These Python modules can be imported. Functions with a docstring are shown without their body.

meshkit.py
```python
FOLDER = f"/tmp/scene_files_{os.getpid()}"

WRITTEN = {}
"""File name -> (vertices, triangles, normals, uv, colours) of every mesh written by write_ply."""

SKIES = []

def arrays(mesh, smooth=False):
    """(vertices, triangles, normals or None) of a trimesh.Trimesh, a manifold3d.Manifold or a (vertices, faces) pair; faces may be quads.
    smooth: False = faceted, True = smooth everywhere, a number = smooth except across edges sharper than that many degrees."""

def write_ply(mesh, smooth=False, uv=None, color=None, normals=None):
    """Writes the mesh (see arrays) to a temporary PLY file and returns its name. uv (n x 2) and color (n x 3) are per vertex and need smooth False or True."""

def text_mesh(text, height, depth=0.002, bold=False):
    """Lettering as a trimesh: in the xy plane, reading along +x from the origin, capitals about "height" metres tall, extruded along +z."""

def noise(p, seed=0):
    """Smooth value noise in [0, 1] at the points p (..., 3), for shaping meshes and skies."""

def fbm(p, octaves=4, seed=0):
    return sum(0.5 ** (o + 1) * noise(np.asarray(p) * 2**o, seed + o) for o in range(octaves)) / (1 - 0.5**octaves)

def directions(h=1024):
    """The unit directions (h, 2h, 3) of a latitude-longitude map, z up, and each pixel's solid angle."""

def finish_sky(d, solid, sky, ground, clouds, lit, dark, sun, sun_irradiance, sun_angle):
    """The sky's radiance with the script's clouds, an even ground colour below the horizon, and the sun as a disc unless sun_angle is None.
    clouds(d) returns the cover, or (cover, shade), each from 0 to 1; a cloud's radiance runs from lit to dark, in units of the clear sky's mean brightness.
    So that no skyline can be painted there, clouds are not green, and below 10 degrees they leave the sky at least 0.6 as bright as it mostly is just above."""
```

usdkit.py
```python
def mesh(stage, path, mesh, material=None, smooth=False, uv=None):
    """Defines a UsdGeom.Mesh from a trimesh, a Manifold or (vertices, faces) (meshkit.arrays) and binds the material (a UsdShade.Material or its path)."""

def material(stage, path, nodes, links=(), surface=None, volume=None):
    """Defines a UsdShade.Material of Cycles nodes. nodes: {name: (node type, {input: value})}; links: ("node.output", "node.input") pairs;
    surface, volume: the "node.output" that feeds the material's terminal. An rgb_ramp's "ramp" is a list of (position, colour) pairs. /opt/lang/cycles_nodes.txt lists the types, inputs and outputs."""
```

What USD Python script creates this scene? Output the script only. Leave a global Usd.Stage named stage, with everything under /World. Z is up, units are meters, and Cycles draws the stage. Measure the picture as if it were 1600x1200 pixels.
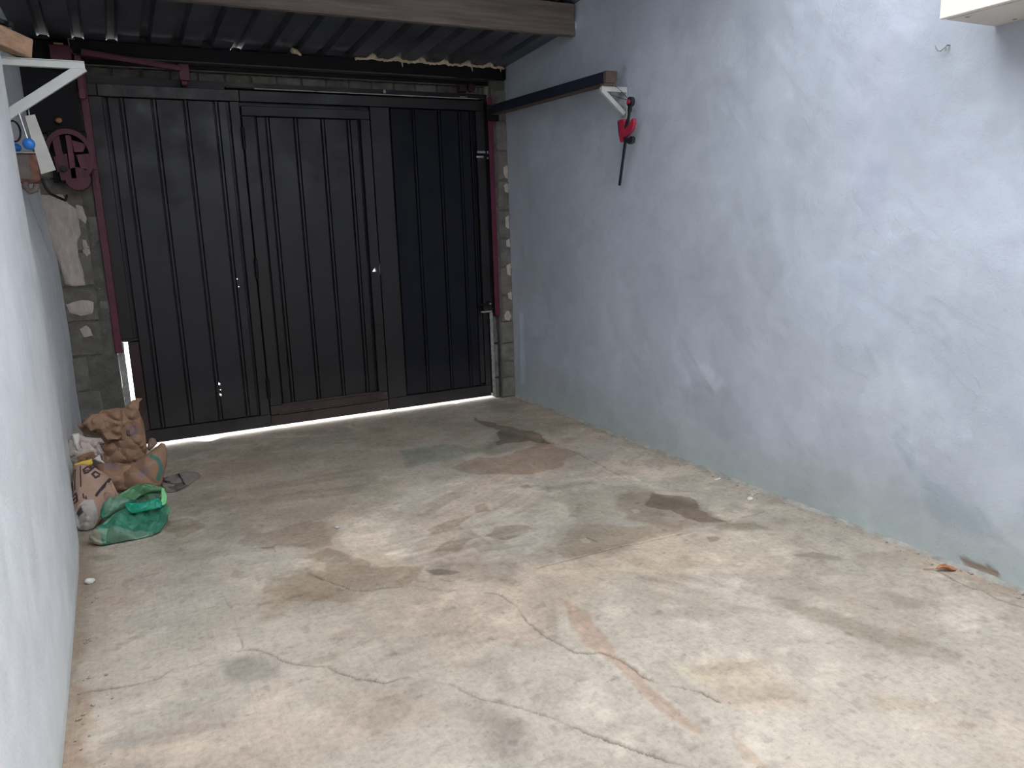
import math, random
import numpy as np, trimesh, shapely
import manifold3d as m3
from shapely.geometry import Polygon, LineString, box as sbox
from scipy.spatial import Delaunay, cKDTree
from pxr import Usd, UsdGeom, UsdLux, UsdShade, Gf, Sdf, Vt
import usdkit, meshkit

stage = Usd.Stage.CreateInMemory()
UsdGeom.SetStageUpAxis(stage, UsdGeom.Tokens.z)
UsdGeom.SetStageMetersPerUnit(stage, 1.0)
UsdGeom.Xform.Define(stage, '/World')
UsdGeom.Scope.Define(stage, '/World/Looks')

# ---------------------------------------------------------------- camera, sky, exposure
cam = UsdGeom.Camera.Define(stage, '/World/Camera')
RIGHT, DOWN, FWD = (0.88830908, -0.45801926, -0.03354606), (-0.12127899, -0.16350766, -0.97905906), (0.44294287, 0.87377549, -0.20079345)
cam.AddTransformOp().Set(Gf.Matrix4d(RIGHT[0], RIGHT[1], RIGHT[2], 0, -DOWN[0], -DOWN[1], -DOWN[2], 0, -FWD[0], -FWD[1], -FWD[2], 0, 0, 0, 1.55, 1))
cam.CreateHorizontalApertureAttr(36.0)
cam.CreateVerticalApertureAttr(27.0)
cam.CreateFocalLengthAttr(36.0 * 1206.29 / 1600)
cam.CreateClippingRangeAttr(Gf.Vec2f(0.05, 300))
cam.CreateExposureAttr(0.67)

sky = UsdLux.DomeLight.Define(stage, '/World/overcast_sky')
sky.CreateIntensityAttr(1.0)
sky.CreateColorAttr(Gf.Vec3f(0.96, 0.985, 1.03))

# ---------------------------------------------------------------- helpers
W = '/World/'
_used = {}
def uname(parent, name):
    k = (parent, name); n = _used.get(k, -1) + 1; _used[k] = n
    return name if n == 0 else '%s_%03d' % (name, n)
def ppath(parent):
    return '/World' if parent is None else (parent if isinstance(parent, str) else str(parent.GetPath()))
def tag(p, label=None, cat=None, group=None, kind=None):
    for k, v in (('label', label), ('category', cat), ('group', group), ('kind', kind)):
        if v: p.SetCustomDataByKey(k, v)
    return p
def thing(name, label=None, cat=None, group=None, kind=None, loc=(0, 0, 0), rz=0.0):
    pth = W + uname('/World', name)
    x = UsdGeom.Xform.Define(stage, pth); x.AddTranslateOp().Set(Gf.Vec3d(*map(float, loc)))
    if rz: x.AddRotateZOp().Set(float(rz))
    return tag(x.GetPrim(), label, cat, group, kind)
def obj(name, mesh, mat, parent=None, smooth=False, label=None, cat=None, group=None, kind=None, paint=None, off=None):
    pp = ppath(parent); pth = pp + '/' + uname(pp, name)
    if off is not None:
        mesh = mesh.copy() if hasattr(mesh, 'copy') else mesh
        mesh.apply_translation(off)
    m = usdkit.mesh(stage, pth, mesh, MAT[mat], smooth=smooth)
    if paint is not None:
        pv = UsdGeom.PrimvarsAPI(m).CreatePrimvar('paint', Sdf.ValueTypeNames.Color3fArray, 'vertex')
        pv.Set(Vt.Vec3fArray.FromNumpy(np.asarray(paint, np.float32)))
    return tag(m.GetPrim(), label, cat, group, kind)
def tm(man):
    m = man.to_mesh(); return trimesh.Trimesh(m.vert_properties[:, :3], m.tri_verts, process=False)
def rbox(x0, x1, y0, y1, z0, z1, r=0.003):
    """box with chamfered edges"""
    r = min(r, 0.45 * min(x1 - x0, y1 - y0, z1 - z0))
    P = []
    for x, sx in ((x0, 1), (x1, -1)):
        for y, sy in ((y0, 1), (y1, -1)):
            for z, sz in ((z0, 1), (z1, -1)):
                P += [(x, y + sy * r, z + sz * r), (x + sx * r, y, z + sz * r), (x + sx * r, y + sy * r, z)]
    return tm(m3.Manifold.hull_points(np.array(P, float)))
def man(t):
    return m3.Manifold(m3.Mesh(np.asarray(t.vertices, np.float32), np.asarray(t.faces, np.uint32)))
def bx(x0, x1, y0, y1, z0, z1):
    b = trimesh.creation.box([x1 - x0, y1 - y0, z1 - z0]); b.apply_translation([(x0 + x1) / 2, (y0 + y1) / 2, (z0 + z1) / 2]); return b
def bar(p, q, w, h, up=(0, 0, 1), r=0.002):
    """rectangular bar from p to q, width w (sideways), height h (along up)"""
    p, q, up = np.array(p, float), np.array(q, float), np.array(up, float)
    d = q - p; L = np.linalg.norm(d); d /= L
    s = np.cross(d, up); s /= np.linalg.norm(s); u = np.cross(s, d)
    b = rbox(0, L, -w / 2, w / 2, -h / 2, h / 2, r)
    T = np.eye(4); T[:3, 0], T[:3, 1], T[:3, 2], T[:3, 3] = d, -s, u, p
    b.apply_transform(T); return b
def tube(pts, r, n=10):
    P = np.array(pts, float); M = len(P); V, Fc = [], []
    t = np.gradient(P, axis=0); t /= np.linalg.norm(t, axis=1, keepdims=True)
    a = np.array([0, 0, 1.0]) if abs(t[0][2]) < .9 else np.array([1.0, 0, 0])
    rr = np.broadcast_to(r, M)
    for i in range(M):
        a = a - t[i] * (a @ t[i]); a /= np.linalg.norm(a); b = np.cross(t[i], a)
        for k in range(n):
            an = 2 * math.pi * k / n; V.append(P[i] + rr[i] * (math.cos(an) * a + math.sin(an) * b))
    for i in range(M - 1):
        for k in range(n):
            k2 = (k + 1) % n; A, B, C, D = i * n + k, i * n + k2, (i + 1) * n + k2, (i + 1) * n + k
            Fc += [(A, B, C), (A, C, D)]
    c0, c1 = len(V), len(V) + 1; V += [P[0], P[-1]]
    for k in range(n):
        k2 = (k + 1) % n; Fc += [(c0, k2, k), (c1, (M - 1) * n + k, (M - 1) * n + k2)]
    return trimesh.Trimesh(np.array(V), np.array(Fc), process=False)
def cyl(p, q, r, n=20):
    return tube([p, q], r, n)
def ball(c, r, s=(1, 1, 1), sub=2):
    m = trimesh.creation.icosphere(sub, r); m.apply_scale(s); m.apply_translation(c); return m
def cat(*ms): return trimesh.util.concatenate(list(ms))
def sm(e0, e1, x):
    t = np.clip((np.asarray(x, float) - e0) / (e1 - e0), 0, 1); return t * t * (3 - 2 * t)
def n2(P, f, seed=0, oct=4):
    P = np.asarray(P, float); Q = np.zeros(P.shape[:-1] + (3,)); Q[..., :P.shape[-1]] = P * f
    return meshkit.fbm(Q + 31.7, oct, seed)
def gridmesh(X, Y, Z):
    ny, nx = X.shape; V = np.stack([X, Y, Z], -1).reshape(-1, 3)
    i = np.arange(ny * nx).reshape(ny, nx)
    a, b, c, d = i[:-1, :-1].ravel(), i[:-1, 1:].ravel(), i[1:, 1:].ravel(), i[1:, :-1].ravel()
    return V, np.vstack([np.stack([a, b, c], 1), np.stack([a, c, d], 1)])
def rough(mesh, amp, f, seed, size=None):
    """subdivide to edge length and push the vertices about"""
    v, fc = mesh.vertices, mesh.faces
    if size: v, fc = trimesh.remesh.subdivide_to_size(v, fc, size)
    m = trimesh.Trimesh(v, fc, process=True); m.merge_vertices()
    d = np.stack([n2(m.vertices, f, seed + k) - .5 for k in range(3)], 1)
    m.vertices = m.vertices + amp * 2 * d; return m
def prism(poly, axis, a, b):
    """extrude a 2-D polygon: axis 'y' -> polygon in (x, z), from y=a to y=b; 'x' -> (y, z); 'z' -> (x, y)"""
    m = trimesh.creation.extrude_polygon(poly if isinstance(poly, Polygon) else Polygon(poly), b - a, engine='earcut')
    v = np.array(m.vertices); f = np.array(m.faces)
    if axis == 'y': v = np.stack([v[:, 0], a + v[:, 2], v[:, 1]], 1); f = f[:, ::-1]
    elif axis == 'x': v = np.stack([a + v[:, 2], v[:, 0], v[:, 1]], 1)
    else: v = v + [0, 0, a]
    return trimesh.Trimesh(v, f, process=False)
def inflate(poly, fn, h, mask=None):
    """points and triangles inside a 2-D polygon: (uv, tri, boundary flags, distance to the edge)"""
    poly = poly if isinstance(poly, Polygon) else Polygon(poly)
    ring = poly.exterior; n = max(12, int(ring.length / h))
    bd = np.array([ring.interpolate(k / n, normalized=True).coords[0] for k in range(n)])
    x0, y0, x1, y1 = poly.bounds
    gx, gy = np.meshgrid(np.arange(x0, x1, h), np.arange(y0, y1, h * .87))
    gx[1::2] += h / 2
    g = np.stack([gx.ravel(), gy.ravel()], 1)
    pg = shapely.points(g); ins = shapely.contains(poly, pg)
    g = g[ins]; dd = shapely.distance(shapely.points(g), ring); g = g[dd > h * .55]
    uv = np.vstack([bd, g]); T = Delaunay(uv).simplices
    c = uv[T].mean(1); T = T[shapely.contains(poly, shapely.points(c))]
    e1, e2 = uv[T[:, 1]] - uv[T[:, 0]], uv[T[:, 2]] - uv[T[:, 0]]
    area = e1[:, 0] * e2[:, 1] - e1[:, 1] * e2[:, 0]
    T = T[np.abs(area) > 1e-10]
    e1, e2 = uv[T[:, 1]] - uv[T[:, 0]], uv[T[:, 2]] - uv[T[:, 0]]
    fl = (e1[:, 0] * e2[:, 1] - e1[:, 1] * e2[:, 0]) < 0
    T[fl] = T[fl][:, ::-1]
    dist = shapely.distance(shapely.points(uv), ring); dist[:n] = 0
    return uv, T, n, dist
def folds(P, seed, n=9, f0=4.0, f1=11.0):
    """sharp paper creases: sum of folded triangle waves in random directions"""
    r = np.random.default_rng(seed); out = 0; tot = 0
    Q = P + .03 * np.stack([n2(P, 7, seed + k) - .5 for k in range(3)], 1) * 2
    for k in range(n):
        d = r.normal(size=3); d /= np.linalg.norm(d); f = f0 * (f1 / f0) ** (k / (n - 1)); ph = r.random() * 2
        t = (Q @ d) * f + ph; tri = np.abs((t % 2) - 1)
        m = sm(.35, .6, n2(P, 3.0, seed * 7 + k)); a = (f0 / f) ** .9
        out = out + a * (tri - .5) * m; tot += a
    return out / tot * 3

# ---------------------------------------------------------------- materials
MAT = {}
def mat(name, nodes, links, surface='p.BSDF'):
    MAT[name] = usdkit.material(stage, '/World/Looks/' + name, nodes, links, surface=surface)
def plain(name, c, rough=.6, metal=0.0, var=.15, scale=6.0, bump=0.0, bscale=60.0, spec=.5, c2=None, rand=0.0, stretch=(1, 1, 1)):
    c = np.array(c, float); lo, hi = (c * (1 - var), c * (1 + var)) if c2 is None else (c, np.array(c2, float))
    N = {'g': ('texture_coordinate', {}), 'mp': ('mapping', {'scale': stretch}), 'n': ('noise_texture', {'scale': scale, 'detail': 5.0, 'roughness': .62}),
         'r': ('rgb_ramp', {'ramp': [(.3, tuple(lo)), (.7, tuple(hi))]}),
         'p': ('principled_bsdf', {'roughness': rough, 'metallic': metal, 'specular_ior_level': spec})}
    Lk = [('g.object', 'mp.vector'), ('mp.vector', 'n.vector'), ('n.fac', 'r.fac')]
    if rand:
        N['o'] = ('object_info', {}); N['h'] = ('hsv', {}); N['mr'] = ('map_range', {'to_min': 1 - rand, 'to_max': 1 + rand})
        Lk += [('o.random', 'mr.value'), ('mr.result', 'h.value'), ('r.color', 'h.color'), ('h.color', 'p.base_color')]
    else: Lk += [('r.color', 'p.base_color')]
    if bump:
        N['n2'] = ('noise_texture', {'scale': bscale, 'detail': 4.0}); N['b'] = ('bump', {'strength': bump, 'distance': .01})
        Lk += [('mp.vector', 'n2.vector'), ('n2.fac', 'b.height'), ('b.normal', 'p.normal')]
    mat(name, N, Lk)
def painted(name, rough=.8, var=.12, scale=40.0, bump=.2, bscale=90.0, spec=.3, sheen=0.0):
    """base colour from the mesh's own 'paint' (prints, stains, patches), with fine noise on top"""
    N = {'a': ('attribute', {'attribute': 'paint'}), 'g': ('texture_coordinate', {}), 'n': ('noise_texture', {'scale': scale, 'detail': 6.0, 'roughness': .65}),
         'r': ('rgb_ramp', {'ramp': [(.25, (1 - var,) * 3), (.75, (1 + var,) * 3)]}), 'm': ('mix_color', {'blend_type': 'multiply', 'fac': 1.0, 'use_clamp_result': False}),
         'p': ('principled_bsdf', {'roughness': rough, 'specular_ior_level': spec}),
         'n2': ('noise_texture', {'scale': bscale, 'detail': 5.0, 'roughness': .6}), 'b': ('bump', {'strength': bump, 'distance': .008})}
    mat(name, N, [('g.object', 'n.vector'), ('n.fac', 'r.fac'), ('a.color', 'm.a'), ('r.color', 'm.b'), ('m.result', 'p.base_color'),
                  ('g.object', 'n2.vector'), ('n2.fac', 'b.height'), ('b.normal', 'p.normal')])

# concrete floor: mesh paint x fine grain, specks and brushed streaks
mat('floor_concrete', {
    'a': ('attribute', {'attribute': 'paint'}), 'g': ('texture_coordinate', {}),
    'n1': ('noise_texture', {'scale': 38.0, 'detail': 9.0, 'roughness': .78}), 'r1': ('rgb_ramp', {'ramp': [(.3, (.74, .73, .72)), (.5, (1., 1., 1.)), (.70, (1.17, 1.165, 1.16))]}),
    'v': ('voronoi_texture', {'scale': 140.0}), 'rv': ('rgb_ramp', {'ramp': [(.0, (.55, .52, .5)), (.10, (.8, .79, .78)), (.17, (1, 1, 1)), (1., (1, 1, 1))]}),
    'nm': ('noise_texture', {'scale': 3.0, 'detail': 3.0}), 'rm': ('rgb_ramp', {'ramp': [(.5, (0, 0, 0)), (.66, (1, 1, 1))]}),
    'mp': ('mapping', {'scale': (90.0, 6.0, 1.0), 'rotation': (0, 0, .75)}), 's1': ('noise_texture', {'scale': 1.0, 'detail': 4.0, 'distortion': .6}),
    'rs': ('rgb_ramp', {'ramp': [(.35, (.93, .93, .93)), (.6, (1.04, 1.04, 1.04))]}),
    'm1': ('mix_color', {'blend_type': 'multiply', 'fac': 1.0, 'use_clamp_result': False}), 'm2': ('mix_color', {'blend_type': 'multiply', 'fac': .5, 'use_clamp_result': False}),
    'm3': ('mix_color', {'blend_type': 'multiply', 'fac': .55, 'use_clamp_result': False}),
    'nb': ('noise_texture', {'scale': 160.0, 'detail': 6.0, 'roughness': .7}), 'ba': ('math', {'math_type': 'add'}), 'b': ('bump', {'strength': .35, 'distance': .006}),
    'p': ('principled_bsdf', {'roughness': .82, 'specular_ior_level': .28})},
    [('g.object', 'n1.vector'), ('g.object', 'v.vector'), ('g.object', 'nm.vector'), ('g.object', 'mp.vector'), ('mp.vector', 's1.vector'), ('g.object', 'nb.vector'),
     ('n1.fac', 'r1.fac'), ('v.distance', 'rv.fac'), ('nm.fac', 'rm.fac'), ('s1.fac', 'rs.fac'),
     ('a.color', 'm1.a'), ('r1.color', 'm1.b'), ('m1.result', 'm2.a'), ('rs.color', 'm2.b'), ('m2.result', 'm3.a'), ('rv.color', 'm3.b'), ('rm.color', 'm3.fac'),
     ('m3.result', 'p.base_color'), ('nb.fac', 'ba.value1'), ('s1.fac', 'ba.value2'), ('ba.value', 'b.height'), ('b.normal', 'p.normal')])
# painted plaster: mesh paint x soft mottling, trowel relief
mat('wall_plaster', {
    'a': ('attribute', {'attribute': 'paint'}), 'g': ('texture_coordinate', {}),
    'n1': ('noise_texture', {'scale': 5.0, 'detail': 6.0, 'roughness': .6, 'distortion': .8}), 'r1': ('rgb_ramp', {'ramp': [(.3, (.94, .94, .95)), (.7, (1.05, 1.05, 1.04))]}),
    'm1': ('mix_color', {'blend_type': 'multiply', 'fac': 1.0, 'use_clamp_result': False}),
    'n2': ('noise_texture', {'scale': 70.0, 'detail': 5.0, 'roughness': .6}), 'n3': ('noise_texture', {'scale': 9.0, 'detail': 4.0, 'distortion': 1.2}), 'ba': ('math', {'math_type': 'multiply_add', 'value2': 1.3}),
    'b': ('bump', {'strength': .34, 'distance': .006}), 'p': ('principled_bsdf', {'roughness': .62, 'specular_ior_level': .35})},
    [('g.object', 'n1.vector'), ('g.object', 'n2.vector'), ('g.object', 'n3.vector'), ('n1.fac', 'r1.fac'), ('a.color', 'm1.a'), ('r1.color', 'm1.b'), ('m1.result', 'p.base_color'),
     ('n3.fac', 'ba.value1'), ('n2.fac', 'ba.value3'), ('ba.value', 'b.height'), ('b.normal', 'p.normal')])
# gate paint: near-black, dusty towards the ground
def gate_mat(name, c, dust=(.16, .14, .125), hi=.75, rough=.45, dmax=.55, spec=.4):
    mat(name, {'g': ('geometry', {}), 'x': ('separate_xyz', {}), 'mr': ('map_range', {'from_min': hi, 'from_max': .02, 'to_min': 0.0, 'to_max': dmax, 'clamp': True}),
               'n': ('noise_texture', {'scale': 4.0, 'detail': 6.0, 'roughness': .7}), 'mm': ('math', {'math_type': 'multiply'}),
               'rr': ('rgb_ramp', {'ramp': [(.4, tuple(np.array(c) * .85)), (.65, tuple(np.array(c) * 1.25))]}),
               'mx': ('mix_color', {'b': dust}), 'mo': ('map_range', {'from_min': .35, 'from_max': .75, 'to_min': rough - .1, 'to_max': rough + .2}),
               'p': ('principled_bsdf', {'roughness': rough, 'specular_ior_level': spec})},
        [('g.position', 'x.vector'), ('x.z', 'mr.value'), ('g.position', 'n.vector'), ('n.fac', 'mm.value1'), ('mr.result', 'mm.value2'), ('n.fac', 'rr.fac'), ('rr.color', 'mx.a'), ('mm.value', 'mx.fac'),
         ('mx.result', 'p.base_color'), ('n.fac', 'mo.value'), ('mo.result', 'p.roughness')])
gate_mat('gate_black', (.0105, .0105, .0140), hi=.5, dmax=.32)
gate_mat('gate_mid_black', (.0065, .0062, .0085), hi=.45, dmax=.3)
gate_mat('gate_blue_black', (.004, .005, .011), hi=.45, dmax=.25, rough=.6, spec=.25)  # right panel copy; darker reflection on that side put into the colour
gate_mat('gate_frame_black', (.010, .0095, .011), hi=.5, dmax=.4)
gate_mat('gate_red_black', (.030, .012, .013), hi=.5)
plain('maroon', (.085, .008, .028), .5, var=.25, scale=9)
plain('gate_worn', (.012, .012, .013), .55, c2=(.075, .075, .072), scale=5, stretch=(2.5, 1, 1))
plain('maroon_pale', (.14, .045, .06), .7, var=.3, scale=20)
plain('steel', (.45, .45, .46), .35, .9, var=.15, scale=30)
plain('dull_steel', (.30, .30, .29), .6, .35, var=.35, scale=25)
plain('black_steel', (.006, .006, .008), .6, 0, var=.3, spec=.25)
plain('white_paint', (.50, .51, .49), .5, 0, var=.08, scale=12)
plain('white_board', (.42, .41, .38), .6, 0, var=.12, scale=10)
plain('zinc_sheet', (.13, .14, .165), .45, .55, var=.3, scale=3)
plain('timber', (.175, .143, .125), .8, 0, var=.3, scale=5, bump=.35, bscale=40, stretch=(.4, 6, 6), rand=.05)
plain('timber_warm', (.36, .22, .14), .75, 0, var=.25, scale=6, bump=.3, bscale=30, stretch=(1, 6, 6))
plain('timber_dark', (.055, .042, .035), .8, 0, var=.4, scale=6, bump=.3, stretch=(.4, 6, 6))
plain('timber_blue', (.012, .018, .034), .6, 0, var=.35, scale=6, stretch=(6, .4, 6), c2=None)
plain('timber_end', (.095, .068, .052), .8, 0, var=.3, scale=30)
plain('foam', (.62, .52, .36), .75, 0, var=.2, scale=25, bump=.3, bscale=80)
plain('concrete_block', (.155, .148, .13), .92, 0, var=.35, scale=9, bump=.8, bscale=70, rand=.14)
plain('mortar', (.11, .107, .095), .95, 0, var=.3, scale=12, bump=.9, bscale=60)
plain('plaster_white', (.46, .41, .37), .85, 0, var=.2, scale=11, bump=.5, bscale=60, stretch=(3, 3, 1))
plain('screw_grey', (.2, .19, .18), .5)
plain('cabinet_cream', (.70, .665, .60), .45, 0, var=.02, scale=3)
plain('cabinet_under', (.62, .58, .52), .6, 0, var=.06, scale=8)
plain('dark_gap', (.03, .025, .02), .8)
plain('red_plastic', (.42, .025, .06), .38, 0, var=.08)
plain('black_plastic', (.018, .022, .032), .4, 0, var=.1)
plain('blue_plastic', (.02, .16, .55), .4, 0, var=.1)
plain('rust_brown', (.23, .105, .075), .7, 0, var=.3, scale=30)
plain('grey_brown', (.16, .125, .115), .65, 0, var=.2, scale=30)
plain('orange_plastic', (.45, .2, .1), .5)
plain('rubber', (.012, .012, .012), .7)
plain('grit', (.36, .32, .28), .9, 0, var=.4, scale=90)
plain('fillet', (.33, .32, .29), .9, 0, var=.3, scale=14, bump=.5, bscale=90)
plain('stone', (.62, .61, .58), .85, 0, var=.2, scale=60, rand=.2)
plain('dry_leaf', (.36, .15, .07), .7, 0, var=.3, scale=60)
plain('back_wall', (.55, .56, .56), .7)
plain('outside_ground', (.52, .49, .44), .95, 0, var=.12, scale=2)
painted('kraft_paper', rough=.78, var=.10, scale=30, bump=.25, bscale=50)
painted('woven_plastic', rough=.45, var=.10, scale=25, bump=.15, bscale=120, spec=.5)

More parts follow.
